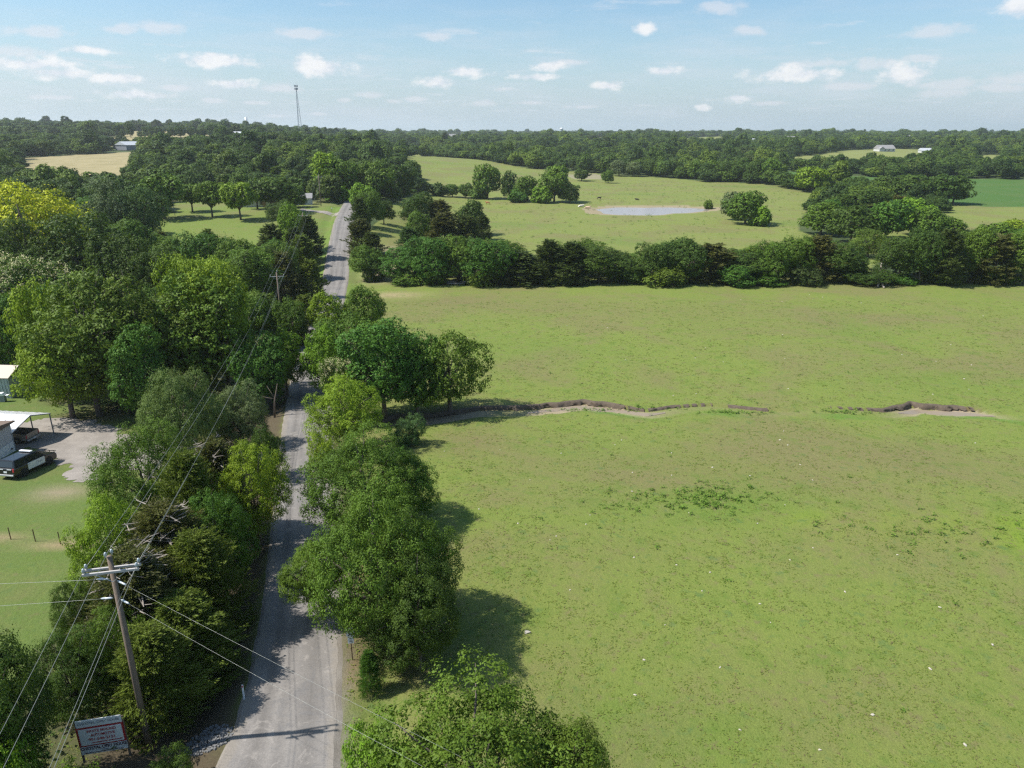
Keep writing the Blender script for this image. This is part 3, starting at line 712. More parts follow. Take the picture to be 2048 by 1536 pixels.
def ground_cols():
    x, y = GX.ravel(), GY.ravel(); n = len(x)
    c = np.tile(np.array([.162, .202, .045]), (n, 1)); gr = np.ones(n)
    def put(mask, col, k=1.0, g=None):
        m = np.asarray(mask, float)[:, None] * k
        c[:] = c * (1 - m) + np.array(col) * m
        if g is not None: gr[:] = gr * (1 - m[:, 0]) + g * m[:, 0]
    far = y > 175
    put(far, (.050, .075, .028), 1, .25)                         # woodland floor
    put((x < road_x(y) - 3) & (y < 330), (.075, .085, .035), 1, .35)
    for Z in (Z_PAST, Z_PAST2): put(inside(Z, x, y), (.172, .205, .052), 1, .9); put(inside(Z, x, y) * np.clip(.5 + .5 * np.sin((y + .12 * x + 6 * rolling(x, y, 160, 41)) * .22), 0, 1), (.200, .210, .066), .4); put(inside(Z, x, y) * sstep(.4, 1.4, rolling(x, y, 70, 43)), (.120, .175, .040), .6)
    put(inside(Z_CROP, x, y), (.062, .128, .028), 1, .15)
    for Z in (Z_MEAD, Z_MEAD2, Z_GAP2, Z_GAP4, Z_GAP5): put(inside(Z, x, y), (.20, .22, .07), 1, .5)
    for Z in (Z_HAY, Z_HAY2, Z_HAY3, Z_GAP1, Z_GAP3): put(inside(Z, x, y), (.33, .275, .150), 1, .45)
    put(inside(Z_LAWN, x, y), (.148, .195, .044), 1, .8)
    put(inside(Z_SAND, x, y), (.27, .235, .17), .8, .2)
    put(inside(Z_YARD, x, y), (.112, .158, .040), 1, .75)
    put((rolling(x, y * 0.6, 520, 31) > 1.30) & (y > 800) & (y < 3200), (.21, .21, .09), 1, .4)
    # verge grass both sides of the road
    d = x - road_x(y)
    put((np.abs(d) > 3) & (np.abs(d) < 7.5) & (y > 125) & (y < 290), (.14, .21, .04), .9, .5)
    put((d > 3) & (d < 6) & (y < 45), (.120, .175, .040), .6)
    put(np.exp(-((d - 3.9) / .8) ** 2) * sstep(31, 35, y) * (1 - sstep(44, 52, y)), (.26, .175, .10), .85, .1)
    put(np.exp(-(np.abs(d - 3.2) / .55) ** 3) * (y < 125), (.20, .178, .145), .85, 0)
    # soft patches in the near pasture
    def blob(px, py, rx, ry, col, k):
        p = cast_base(px, py); q = np.exp(-((x - p.x) / rx) ** 2 - ((y - p.y) / ry) ** 2); put(q * k, col)
    brown = (.170, .132, .072); lush = (.098, .170, .026)
    for b_ in [(900,605,18,7,brown,.55),(1250,620,34,9,brown,.30),(1750,640,40,10,brown,.22),(1350,940,10,5,brown,.38),(930,890,6,4,brown,.5),(1560,900,14,4,brown,.3),(1700,1400,8,4,brown,.28),(1250,1100,6,3,brown,.2),(1620,960,9,4,brown,.35),
              (1430,1010,9,3.4,lush,.55),(1740,1035,7,1.5,(.165,.250,.020),.8),(1880,1068,8,2.2,(.165,.245,.018),.9),(2040,1062,7,2.6,(.150,.235,.020),.8),(1250,1480,7,3,lush,.6),(1130,900,6,4,lush,.2),(1700,660,6,14,lush,.35),(1100,700,10,8,lush,.25),(850,700,10,12,lush,.35),(1950,760,20,8,lush,.25),
              (775,550,5,9,(.42,.33,.24),.9),(785,590,7,3.5,(.36,.27,.17),.7),(760,500,4,2,(.5,.42,.33),.8),(790,497,4,2,(.5,.42,.33),.8)]:
        blob(*b_)
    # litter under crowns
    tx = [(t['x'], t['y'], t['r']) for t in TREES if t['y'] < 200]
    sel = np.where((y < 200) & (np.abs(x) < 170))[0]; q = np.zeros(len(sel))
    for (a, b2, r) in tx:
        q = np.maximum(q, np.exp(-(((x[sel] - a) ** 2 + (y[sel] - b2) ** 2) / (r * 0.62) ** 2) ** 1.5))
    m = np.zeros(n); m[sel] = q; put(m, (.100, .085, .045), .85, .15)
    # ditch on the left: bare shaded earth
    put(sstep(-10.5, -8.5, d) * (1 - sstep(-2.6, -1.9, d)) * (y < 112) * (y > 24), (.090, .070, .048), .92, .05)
    # creek bed and its raw bank
    cz, s = creek(x, y); dep = np.interp(x, CX, CDEP); act = (x > CX[0] + 2) & (np.abs(d) > 4)
    put(((s > -0.25) & (s < 0.5) & act) * sstep(.08, .4, dep), (.125, .085, .056), np.clip(.75 + .35 * rolling(x, x * 0, 1.7, 71), .3, 1)[:, None], 0)
    bedn = .5 + .5 * np.sin(x * .45) * np.sin(x * .13 + 1)
    put((s >= 0.5) & (s < 2.6) & act * (x < cast_base(1985, 822).x), (.235, .205, .120), .55 * np.clip(dep[:, None] * 3, .2, 1) * np.clip(.6 + .5 * rolling(x, y * 2, 5, 81), 0, 1)[:, None], .5)
    for (px, w_) in ((1180, 8.5), (1890, 5.8), (900, 6)):
        p = cast_base(px, 822); put(((s >= 0.5) & (s < 3.2) & act) * np.exp(-((x - p.x) / w_) ** 4), (.33, .265, .185), .95, 0)
    for (px, w_) in ((1230, 4.0), (1460, 3.2), (1680, 3.0), (1970, 5)):
        p = cast_base(px, 830); put(((s >= 2.3) & (s < 4.6) & act) * np.exp(-((x - p.x) / w_) ** 2), (.115, .20, .035), .9)
    # pond rim
    qp = pond_q(x, y); put((qp < 1.10), (.31, .24, .17), .8, 0)
    # fence line wear on the lawn
    f0, f1 = cast_base(0, 1078), cast_base(160, 1092)
    fy = np.interp(x, [f0.x, f1.x], [f0.y, f1.y]); put(np.exp(-((y - fy) / .5) ** 2) * (x < f1.x + 1) * (x > f0.x - 12), (.33, .24, .15), .8, 0)
    p = cast_base(120, 985); put(np.exp(-((x - p.x) / 2.6) ** 2 - ((y - p.y) / 1.6) ** 2), (.30, .24, .17), .8, 0)
    return np.concatenate([c, np.ones((n, 1))], 1), gr
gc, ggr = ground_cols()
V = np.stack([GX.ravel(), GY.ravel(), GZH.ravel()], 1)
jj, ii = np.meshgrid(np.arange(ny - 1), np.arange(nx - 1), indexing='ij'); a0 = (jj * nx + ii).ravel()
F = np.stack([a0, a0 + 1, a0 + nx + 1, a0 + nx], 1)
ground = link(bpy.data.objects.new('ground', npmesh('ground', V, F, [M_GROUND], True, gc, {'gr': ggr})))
tag(ground, 'green pasture, lawn and woodland floor', kind='structure')

def strip(name, ys_, offs, dz, mtl, label, jit=0.0, extra=0.0):
    """ribbon draped on the ground along the road"""
    g = np.random.RandomState(5); ys_ = np.asarray(ys_); rx = road_x(ys_)
    tx = np.gradient(rx, ys_); nrm = np.stack([1 / np.hypot(1, tx), -tx / np.hypot(1, tx)], 1)
    V = []; U = []; S = []
    for k, o in enumerate(offs):
        oo = np.full(len(ys_), o) + (g.uniform(-jit, jit, len(ys_)) if k in (0, len(offs) - 1) else 0)
        if o < 0: oo = oo / abs(offs[0]) * left_half(ys_, extra)
        X = rx + nrm[:, 0] * oo; Y = ys_ + nrm[:, 1] * oo
        Z = base_h(rx, ys_) * 1.0 + dz + 0.03 * (1 - (o / 3.3) ** 2)
        if extra and k in (0, len(offs) - 1): Z = height(X, Y) - .04      # the gravel runs down into the verge
        V.append(np.stack([X, Y, Z], 1)); U.append(np.full(len(ys_), o / offs[-1])); S.append(ys_)
    n = len(ys_); m = len(offs); V = np.concatenate(V)
    jj, ii = np.meshgrid(np.arange(m - 1), np.arange(n - 1), indexing='ij'); a = (jj * n + ii).ravel()
    F = np.stack([a, a + n, a + n + 1, a + 1], 1)
    o = link(bpy.data.objects.new(name, npmesh(name, V, F, [mtl], True, None, {'u': np.concatenate(U), 's': np.concatenate(S)})))
    return tag(o, label, kind='structure')
yy = np.arange(-30, 335, .5)
strip('road_shoulder', yy, [-3.2, -2.6, -1.5, 2.6, 2.95, 3.3], 0.058, M_SHOULDER, 'pale gravel edge of the road', .07, .35)
strip('road', yy, [-3.1, -2.2, -1.2, 0, 1.2, 2.2, 2.85], 0.066, M_ROAD, 'narrow worn grey country road', .07)

def drape(name, poly, dz, mtl, label, step=0.8, jit=.35):
    mn, mx = poly.min(0), poly.max(0); g = np.random.RandomState(3)
    xs_ = np.arange(mn[0], mx[0] + step, step); ys_ = np.arange(mn[1], mx[1] + step, step)
    X, Y = np.meshgrid(xs_, ys_); n = len(xs_)
    Xj = X + g.uniform(-.3, .3, X.shape) * step; Yj = Y + g.uniform(-.3, .3, X.shape) * step
    jj, ii = np.meshgrid(np.arange(len(ys_) - 1), np.arange(n - 1), indexing='ij'); a = (jj * n + ii).ravel()
    F = np.stack([a, a + 1, a + n + 1, a + n], 1)
    fx = Xj.ravel()[F].mean(1); fy = Yj.ravel()[F].mean(1)
    F = F[inside(poly, fx + rolling(fx, fy, 3, 4) * jit, fy + rolling(fx, fy, 3, 8) * jit)]
    V = np.stack([Xj.ravel(), Yj.ravel(), height(Xj, Yj).ravel() + dz], 1)
    used = np.unique(F); mp = np.zeros(len(V), int); mp[used] = np.arange(len(used))
    o = link(bpy.data.objects.new(name, npmesh(name, V[used], mp[F], [mtl], True)))
    return tag(o, label, kind='structure')
drape('driveway', Z_DRIVE, 0.03, M_DRIVE, 'pale gravel drive and parking yard', .5, .3)
p1, p2, p3, p4 = G(628, 421), G(682, 424), G(676, 431), G(640, 426)
drape('far_driveway', np.array([[p.x, p.y] for p in (G(600,417), p1, p2, p3, p4, G(600,421))]), 0.08, M_DRIVE, 'tan drive joining the road near the crest', .9, .2)

def sheet(name, pts, z, mtl, label):
    me = bpy.data.meshes.new(name); me.from_pydata([(x, y, z) for x, y in pts], [], [tuple(range(len(pts)))]); me.materials.append(mtl)
    return tag(link(bpy.data.objects.new(name, me)), label, kind='structure')
_pts = []
for k in range(72):
    th = 2 * math.pi * k / 72; rr = 1 + 0.16 * math.sin(2 * th + 0.5) + 0.10 * math.sin(3 * th + 1.2) + 0.05 * math.sin(7 * th)
    _pts.append((POND[0] + POND[2] * rr * 1.05 * math.cos(th), POND[1] + POND[3] * rr * 1.05 * math.sin(th)))
_pz = min(H(x, y) for x, y in _pts) 
sheet('pond', _pts, H(POND[0], POND[1]) + 0.42, M_POND, 'muddy grey pond in the pasture')
def creek_bank():
    x = np.arange(CX[0] + 6, cast_base(1992, 822).x, .13); yb = creek_edge(x); dep = np.interp(x, CX, CDEP) * np.clip(.80 + .38 * rolling(x, x * 0, 7, 91) + .15 * rolling(x, x * 0, 1.6, 92), .05, 1.35); g = np.random.RandomState(14)
    k = g.normal(size=(4, len(x))) ; k = (k + np.roll(k, 1, 1) + np.roll(k, -1, 1)) * .5; z0 = base_h(x, yb)
    rows = [(.22 + k[0] * .03, .035), (-.26 + k[1] * .05, .03), (-.34 + k[2] * .07, None), (-.50 + k[3] * .12, None)]
    Z = [z0 + .035, z0 + .02 - .06 * dep, z0 - dep * .55 + k[2] * .05, z0 - dep * 1.02 - .05]
    V = np.concatenate([np.stack([x, yb + r[0], z], 1) for r, z in zip(rows, Z)]); n = len(x)
    F = [(a + i, a + i + n, a + i + n + 1, a + i + 1) for a in (0, n, 2 * n) for i in range(n - 1) if dep[i] > .15 + .05 * math.sin(i * .7)]
    m = plain('raw_clay_bank', (.105, .080, .058), .95, var=.55, scale=2.4, bump=.6)
    tag(link(bpy.data.objects.new('creek_bank', npmesh('creek_bank', V, np.array(F), [m], False))), 'raw brown earth bank cut by the creek', kind='structure')
creek_bank()
def creek_pool(px0, px1, s0, s1, lab, lift):
    xs_ = np.linspace(cast_base(px0, 822).x, cast_base(px1, 822).x, 40); up = []; dn = []
    for i, x in enumerate(xs_):
        t = i / 39; w = math.sin(math.pi * min(max(t, .03), .97)) ** .5
        yb = float(np.interp(x, CX, CY)); mid = yb - (s0 + s1) / 2 - .2 * math.sin(x * .8)
        up.append((x, mid + (s1 - s0) / 2 * w)); dn.append((x, mid - (s1 - s0) / 2 * w * (1 + .25 * math.sin(x * 1.3))))
    zs = [H(x, (u[1] + d_[1]) / 2) for x, u, d_ in zip(xs_, up, dn)]
    n = 40; V = [(u[0], u[1], z + lift) for u, z in zip(up, zs)] + [(u[0], u[1], z + lift) for u, z in zip(dn, zs)]
    F = [(i, i + 1, n + i + 1, n + i) for i in range(n - 1)]
    me = bpy.data.meshes.new('creek_water'); me.from_pydata(V, [], F); me.materials.append(M_CREEK)
    tag(link(bpy.data.objects.new('creek_water', me)), lab, kind='structure')
creek_pool(830, 905, .6, 1.5, 'thin pale water in the shaded creek', .05)
creek_pool(1055, 1330, .9, 2.3, 'tan silty water in the creek left of centre', .05)
creek_pool(1800, 1975, .9, 2.4, 'tan silty water in the creek at the right', .05)

# ------------------------------------------------------------------ tree prototypes
def unit(g, n):
    v = g.normal(size=(n, 3)); return v / np.linalg.norm(v, axis=1, keepdims=True)
def leaves(pos, out, g, ln, wd, val, droop=.25, follow=0.0):
    """one folded kite (two triangles) per leaf spray"""
    n = len(pos)
    nrm = out * 1.0 + unit(g, n) * .60 + np.array([0, 0, .30]); nrm /= np.linalg.norm(nrm, axis=1, keepdims=True)
    a = np.cross(nrm, unit(g, n)); a /= np.linalg.norm(a, axis=1, keepdims=True) + 1e-9
    if follow: a = a * (1 - follow) + out * follow; a /= np.linalg.norm(a, axis=1, keepdims=True) + 1e-9; nrm = nrm - a * np.sum(nrm * a, 1, keepdims=True); nrm /= np.linalg.norm(nrm, axis=1, keepdims=True) + 1e-9
    a[:, 2] -= droop * .3; b = np.cross(nrm, a)
    L = (ln * g.uniform(.65, 1.35, n))[:, None]; W = (wd * g.uniform(.7, 1.3, n))[:, None]
    p0 = pos - a * L * .5; p2 = pos + a * L * .5; p1 = pos + b * W * .5 - nrm * W * .18 - a * L * .05; p3 = pos - b * W * .5 - nrm * W * .18 - a * L * .05
    V = np.stack([p0, p1, p2, p3], 1).reshape(-1, 3)
    k = np.arange(n) * 4; F = np.concatenate([np.stack([k, k + 1, k + 2], 1), np.stack([k, k + 2, k + 3], 1)])
    return V, F, np.repeat(val, 4)
def make_proto(kind, seed, nleaf, ln, mtl, trunk_n=6):
    """returns (crown mesh, trunk mesh, nominal height, nominal radius, blossom positions)"""
    g = np.random.RandomState(seed); r_ = random.Random(seed)
    if kind == 'cedar':
        Hh, Rr = 8.0, 2.7; nt = max(60, nleaf // 40)
        t = g.uniform(0, 1, nt) ** .8; z = .25 + t * (Hh - .5)
        ns = 5; lean = g.uniform(-1, 1, (ns, 2)) * Rr * .45
        prof = Rr * np.clip(np.minimum((1 - t) ** .65 * 1.05 + .05, .6 + t * 1.8), 0, 1) * (.80 + .2 * np.sin(z * 2.3))
        th = g.uniform(0, 2 * math.pi, nt); lob = 1 + .22 * np.sin(3 * th + seed) + .14 * np.sin(5 * th + z * 1.4)
        rr = prof * lob * g.uniform(.45, 1.08, nt) ** .6
        cen = np.stack([rr * np.cos(th), rr * np.sin(th), z], 1)
        out = np.stack([np.cos(th), np.sin(th), g.uniform(.1, .9, nt)], 1); out /= np.linalg.norm(out, axis=1, keepdims=True)
        k = nleaf // nt; tv = g.uniform(0, 1, nt)
        pl_ = g.uniform(.5, 1.25, (nt, 1, 1)); along = g.uniform(-.45, .75, (nt, k, 1)); pos = cen[:, None] + out[:, None] * along * pl_ + g.normal(size=(nt, k, 3)) * np.array([.17, .17, .07]) * (1.2 - along * 1.35)
        pos = pos.reshape(-1, 3); o2 = np.repeat(out, k, 0); val = np.clip(np.repeat(tv, k) * .6 + g.uniform(0, .4, nt * k), 0, 1)
        V, F, vv = leaves(pos, o2, g, ln * 1.35, ln * .36, val, 0, .6)
        mb = MB(); mb.tube([(0, 0, -.3), (.05, 0, 2.5), (0, .05, Hh * .9)], [.17, .13, .03], trunk_n)
        for q in range(14):
            a = r_.uniform(0, 6.28); z0 = r_.uniform(.6, Hh * .75); l = Rr * .7 * (1 - z0 / Hh)
            mb.tube([(0, 0, z0), (math.cos(a) * l, math.sin(a) * l, z0 + l * .5)], [.05, .015], 4)
        tips = cen
    else:
        Hh, Rr, cz, vz, zmin, nl, zb = dict(round=(9., 4.3, .53, .46, -.85, 34, .05), tall=(12., 3.9, .54, .46, -.9, 40, .05), spread=(8.5, 5.2, .55, .44, -.8, 40, .10), lawn=(8.5, 4.6, .64, .36, -.55, 26, .26), shrub=(3.2, 2.2, .45, .52, -.9, 16, .03))[kind]
        C0 = np.array([0, 0, Hh * cz]); ax = np.array([Rr, Rr, Hh * vz])
        d = unit(g, nl * 5); d = d[d[:, 2] > zmin][:nl]; nl = len(d)
        lc = C0 + d * ax * g.uniform(.50, .84, (nl, 1)); lr = Rr * g.uniform(.20, .38, nl)
        lc[:, 0] += (lc[:, 2] - C0[2]) * g.uniform(-.15, .15)            # lopsided crowns
        big = Rr * .5; lc = np.vstack([lc, C0 + unit(g, 4) * ax * .22]); lr = np.append(lr, [big] * 4); nl += 4
        lv = g.uniform(0, 1, nl)
        sr0 = (.46 if kind != 'shrub' else .30) * (Rr / 4.3 if kind != 'shrub' else Rr / 2.2) ** .6 * (1.25 if ln > .5 else 1)
        # sub-clumps on the skin of each limb's foliage mass
        cnt = np.maximum(6, (4 * math.pi * lr ** 2 / (sr0 ** 2 * 1.5)).astype(int)); li = np.repeat(np.arange(nl), cnt); u = unit(g, len(li))
        cen = lc[li] + u * (lr[li] * g.uniform(.80, 1.18, len(li)))[:, None] * np.array([1, 1, .85])
        away = ((cen - C0) / ax); ok = (np.einsum('ij,ij->i', u, away / (np.linalg.norm(away, axis=1, keepdims=True) + 1e-6)) > -.3) & (cen[:, 2] > (.10 if kind == 'shrub' else Hh * zb))
        dist = np.linalg.norm((cen[:, None] - lc[None]) / lr[None, :, None], axis=2); dist[np.arange(len(li)), li] = 9
        ok &= dist.min(1) > .70
        cen, u, li = cen[ok], u[ok], li[ok]
        nt = len(cen); k = max(5, nleaf // nt); sr = sr0 * g.uniform(.55, 1.35, nt)
        tv = g.uniform(0, 1, nt); du = unit(g, nt * k).reshape(nt, k, 3) + u[:, None] * .55 + np.array([0, 0, .25]); du /= np.linalg.norm(du, axis=2, keepdims=True)
        rad_ = g.uniform(.35, 1.0, (nt, k, 1)) ** .5
        pos = cen[:, None] + du * rad_ * sr[:, None, None] * np.array([1, 1, .72])
        st = g.uniform(0, 1, nt) < .16; pos[st] += (u[st] + np.array([0, 0, .3]))[:, None] * (np.linspace(0, .6, k)[None, :, None] ** 1.5) * (Rr / 4.3) * g.uniform(.4, 1.3, (st.sum(), 1, 1))
        pos = pos.reshape(-1, 3); o2 = (du * .8 + u[:, None] * .4).reshape(-1, 3)
        val = np.clip(np.repeat(tv * .34 + lv[li] * .36, k) + g.uniform(0, .30, nt * k), 0, 1)
        V, F, vv = leaves(pos, o2, g, ln, ln * .58, val)
        mb = MB(); tr = Rr * .055
        fork = Hh * (.30 if kind != 'shrub' else .1)
        mb.tube([(0, 0, -.4), (.08, .03, fork * .5), (.02, .1, fork)], [tr * 1.35, tr, tr * .85], trunk_n + 2)
        for q in range(min(nl, 16)):
            p = lc[q]; m = np.array([p[0] * .45, p[1] * .45, fork + (p[2] - fork) * .55]) + g.normal(size=3) * .2
            mb.tube([(.02, .1, fork * .92), tuple(m), tuple(p), tuple(p + (p - C0) * .35)], [tr * .55, tr * .34, tr * .16, tr * .05], trunk_n - 1)
        tips = cen[cen[:, 2] > C0[2]]
    crown = npmesh('crown', V, F, [mtl], False, None, {'v': vv})
    top = float(np.percentile(V[:, 2], 99.6)); rad = float(np.percentile(np.hypot(V[:, 0], V[:, 1]), 97))
    return dict(crown=crown, trunk=mb.mesh('trunk', M_BARK, True), h=top, r=rad, tips=tips, Rr=Rr, kind=kind)
LOD = {'near': (46000, .145), 'mid': (16000, .28), 'far': (3600, .62)}
CNT = {'near': dict(lawn=1, round=3, cedar=3, tall=2, spread=2, shrub=2), 'mid': dict(round=3, cedar=2, tall=2, spread=2, lawn=2, shrub=2), 'far': dict(round=4, cedar=1, tall=1, spread=1, lawn=2, shrub=1)}
PROTO = {}
sd = 100
for lod in LOD:
    for k, n in CNT[lod].items():
        nl_, ln_ = LOD[lod]
        if k == 'shrub': nl_ = int(nl_ * .45); ln_ *= .72
        if k == 'spread' and lod == 'near': nl_ = int(nl_ * 1.25)
        if k == 'cedar': nl_ = int(nl_ * .9)
        for i in range(n):
            sd += 1; PROTO.setdefault((lod, k), []).append(make_proto(k, sd, nl_, ln_, M_LEAF))
# dead branches for some cedars
def dead_mesh(seed):
    r_ = random.Random(seed); mb = MB()
    for q in range(60):
        a = r_.uniform(0, 6.28); z0 = r_.uniform(2.0, 7.4); l = r_.uniform(1.7, 3.3) * (1.2 - z0 / 10)
        e = Vector((math.cos(a) * l, math.sin(a) * l, z0 + r_.uniform(-.1, .9))); s0 = Vector((0, 0, z0)); m = (s0 + e) / 2 + Vector((r_.uniform(-.2, .2), r_.uniform(-.2, .2), r_.uniform(0, .35)))
        mb.tube([s0, m, e], [.06, .04, .018], 4, False)
        for w in range(5):
            t = r_.uniform(.35, 1); b = s0.lerp(e, t); f = b + Vector((r_.uniform(-.6, .6), r_.uniform(-.6, .6), r_.uniform(-.1, .5)))
            mb.tube([b, f], [.024, .010], 3, False)
    return mb.mesh('dead_branches', M_DEAD)
DEADM = dead_mesh(4)
def blossom_mesh(p, seed):
    g = np.random.RandomState(seed); t = p['tips']; t = t[t[:, 2] > p['h'] * .58]; t = t[g.permutation(len(t))[:int(len(t) * .55)]]
    k = 22; pos = (t[:, None] + g.normal(size=(len(t), k, 3)) * .14 + np.array([0, 0, .22])).reshape(-1, 3)
    V, F, vv = leaves(pos, np.tile([0, 0, 1.], (len(pos), 1)), g, .13, .11, g.uniform(0, 1, len(pos)))
    return npmesh('blossoms', V, F, [M_BLOSSOM])

NAMES = dict(lawn='broadleaf_tree', round='broadleaf_tree', tall='broadleaf_tree', spread='broadleaf_tree', cedar='cedar_tree', shrub='shrub')
g_tree = np.random.RandomState(77)
def place_tree(t):
    dist = math.hypot(t['y'], t['x'])
    lod = 'near' if dist < 78 else ('mid' if dist < 260 else 'far')
    pl = PROTO[(lod, t['kind'])]; p = pl[g_tree.randint(len(pl))]
    root = thing(NAMES[t['kind']], (t['x'], t['y'], t['z'] - .05), g_tree.uniform(0, 6.28), t['label'], 'shrub' if t['kind'] == 'shrub' else ('cedar tree' if t['kind'] == 'cedar' else 'tree'), t['group'])
    s = (t['r'] / p['r'], t['r'] / p['r'], t['h'] / p['h'])
    if lod == 'far': s = (s[0] * .97, s[1] * .97, s[2])
    root.scale = s
    tr = link(bpy.data.objects.new('trunk', p['trunk']), root); cr = link(bpy.data.objects.new('crown', p['crown']), root)
    j = g_tree.uniform(.88, 1.12); c = t['tint']; hsh = g_tree.uniform(-.06, .06)
    cr.color = (c[0] * j * (1 + hsh), c[1] * j, c[2] * j * (1 - hsh), 1)
    if t['extra'] == 'dead': link(bpy.data.objects.new('dead_branches', DEADM), root)
    if t['extra'] == 'blossom': link(bpy.data.objects.new('blossoms', blossom_mesh(p, 3)), root)
    return root
# fill individuals: the nearest woodland trees that can be told apart, the rest is one mass
order = np.argsort(np.hypot(WOODS[:, 0], WOODS[:, 1]))
WOODS = WOODS[order]
px_ = WOODS[:, 0] / WOODS[:, 1]
inview = (np.abs(px_) < .74)
budget = 292 - len([t for t in TREES if t['kind'] != 'shrub'])
g2 = np.random.RandomState(5); taken = np.zeros(len(WOODS), bool); n_ = 0
for i in range(len(WOODS)):
    if n_ >= budget: break
    x, y, sp = WOODS[i]
    if not inview[i]: continue
    side = 'left' if x < road_x(min(y, 330)) else 'right'
    kind = g2.choice(['round', 'round', 'round', 'tall', 'cedar']); tint = g2.choice(['mid', 'dark', 'deep', 'olive', 'ygreen', 'mid']) if kind != 'cedar' else g2.choice(['cedar', 'rust', 'colive'])
    h = (g2.uniform(6.5, 10.5) if kind != 'tall' else g2.uniform(9, 12)) * (1.12 if y > 200 else 1); r = h * g2.uniform(.42, .55) if kind != 'cedar' else h * .32
    wd = dict(round='rounded', tall='tall', cedar='cedar')[kind]
    zone = ('beside the yard' if y < 95 else ('below the lawn' if y < 200 else ('just behind the lawn' if y < 300 else 'far behind the lawn'))) if side == 'left' else 'beyond the pasture'
    tn = dict(mid='mid green', dark='dark green', deep='deep green', olive='olive', ygreen='light green', cedar='dark', rust='brownish', colive='olive')[tint]
    lab = f"{tn} {wd}{'' if kind == 'cedar' else ' tree'} in the wood {zone}@"
    add_tree(x, y, h, r, kind, tint, lab, f"{tn} {wd} trees in the wood {zone}")
    taken[i] = True; n_ += 1
byg = {}
for t in TREES:
    if t['label'].endswith('@'): byg.setdefault(t['group'], []).append(t)
for g_, l_ in byg.items():
    l_.sort(key=lambda t: t['x'] / t['y'])
    for i, t in enumerate(l_): t['label'] = t['label'][:-1] + (f", {ORD[min(i, 29)]} from the left" if len(l_) > 1 else '')
for t in TREES: place_tree(t)

# ---- the far woods: one mass
rest = WOODS[~taken]
rest = rest[np.abs(rest[:, 0] / rest[:, 1]) < np.where(rest[:, 1] < 90, .82, 1.1)]
far_objs = []
for i in range(6):
    p = make_proto('round' if i < 5 else 'cedar', 300 + i, 2400, .75, M_WOODS)
    far_objs.append(p)
def build_woods(pts):
    g = np.random.RandomState(9); n = len(pts)
    z = height(pts[:, 0], pts[:, 1]); sp = pts[:, 2]
    big = np.clip(sp / 10.0, .8, 2.2)
    sxy = g.uniform(1.0, 1.65, n) * big ** .9; sz = (.70 + .75 * g.uniform(0, 1, n) ** 1.6) * np.clip(big, .9, 1.2)
    far = pts[:, 1] > 1500; sz = np.where(far, sz * 1.1, sz); em = g.uniform(0, 1, n) < .07; sz = np.where(em, sz * 1.45, sz); sxy = np.where(em, sxy * 1.2, sxy)
    me = npmesh('woodland', np.stack([pts[:, 0], pts[:, 1], z - .2], 1), np.zeros((0, 3), np.int32) if False else np.array([[0, 0, 0]])[:0].reshape(0, 3), [], vals={'sxy': sxy, 'sz': sz, 'rot': g.uniform(0, 6.28, n), 'pick': g.randint(0, 6, n).astype(float)})
    o = link(bpy.data.objects.new('woodland', me)); tag(o, 'dense green woodland reaching to the horizon', 'woodland', kind='stuff')
    # the six crown shapes live as small trees at the far edge of the wood
    ng = bpy.data.node_groups.new('woodland', 'GeometryNodeTree')
    ng.interface.new_socket('Geometry', in_out='INPUT', socket_type='NodeSocketGeometry'); ng.interface.new_socket('Geometry', in_out='OUTPUT', socket_type='NodeSocketGeometry')
    N = ng.nodes; L = ng.links; gi = N.new('NodeGroupInput'); go = N.new('NodeGroupOutput')
    gti = N.new('GeometryNodeGeometryToInstance')
    for k, p in enumerate(far_objs):
        x, y = -900 + k * 330, 2500 + 40 * k
        ro = thing('broadleaf_tree', (x, y, H(x, y) - .1), 0, f'distant tree within the woodland near the horizon, {ORD[k]} from the left', 'tree', 'distant trees near the horizon')
        link(bpy.data.objects.new('trunk', p['trunk']), ro); cr = link(bpy.data.objects.new('crown', p['crown']), ro)
        oi = N.new('GeometryNodeObjectInfo'); oi.inputs['Object'].default_value = cr; oi.transform_space = 'ORIGINAL'; oi.inputs['As Instance'].default_value = True
        L.new(oi.outputs['Geometry'], gti.inputs[0])
    # Geometry to Instance keeps link order reversed; the order does not matter here
    gj = N.new('GeometryNodeJoinGeometry')
    for lk in list(ng.links):
        if lk.to_node == gti:
            L.new(lk.from_socket, gj.inputs[0])
    N.remove(gti)
    iop = N.new('GeometryNodeInstanceOnPoints'); L.new(gi.outputs[0], iop.inputs['Points']); L.new(gj.outputs[0], iop.inputs['Instance'])
    iop.inputs['Pick Instance'].default_value = True
    def attr(nm, ty='FLOAT'):
        a = N.new('GeometryNodeInputNamedAttribute'); a.data_type = ty; a.inputs['Name'].default_value = nm; return a.outputs['Attribute']
    f2i = N.new('FunctionNodeFloatToInt'); L.new(attr('pick'), f2i.inputs[0]); L.new(f2i.outputs[0], iop.inputs['Instance Index'])
    cs = N.new('ShaderNodeCombineXYZ'); a = attr('sxy'); L.new(a, cs.inputs[0]); L.new(a, cs.inputs[1]); L.new(attr('sz'), cs.inputs[2]); L.new(cs.outputs[0], iop.inputs['Scale'])
    cr_ = N.new('ShaderNodeCombineXYZ'); L.new(attr('rot'), cr_.inputs[2]); L.new(cr_.outputs[0], iop.inputs['Rotation'])
    L.new(iop.outputs[0], go.inputs[0])
    m = o.modifiers.new('woodland', 'NODES'); m.node_group = ng
build_woods(rest)

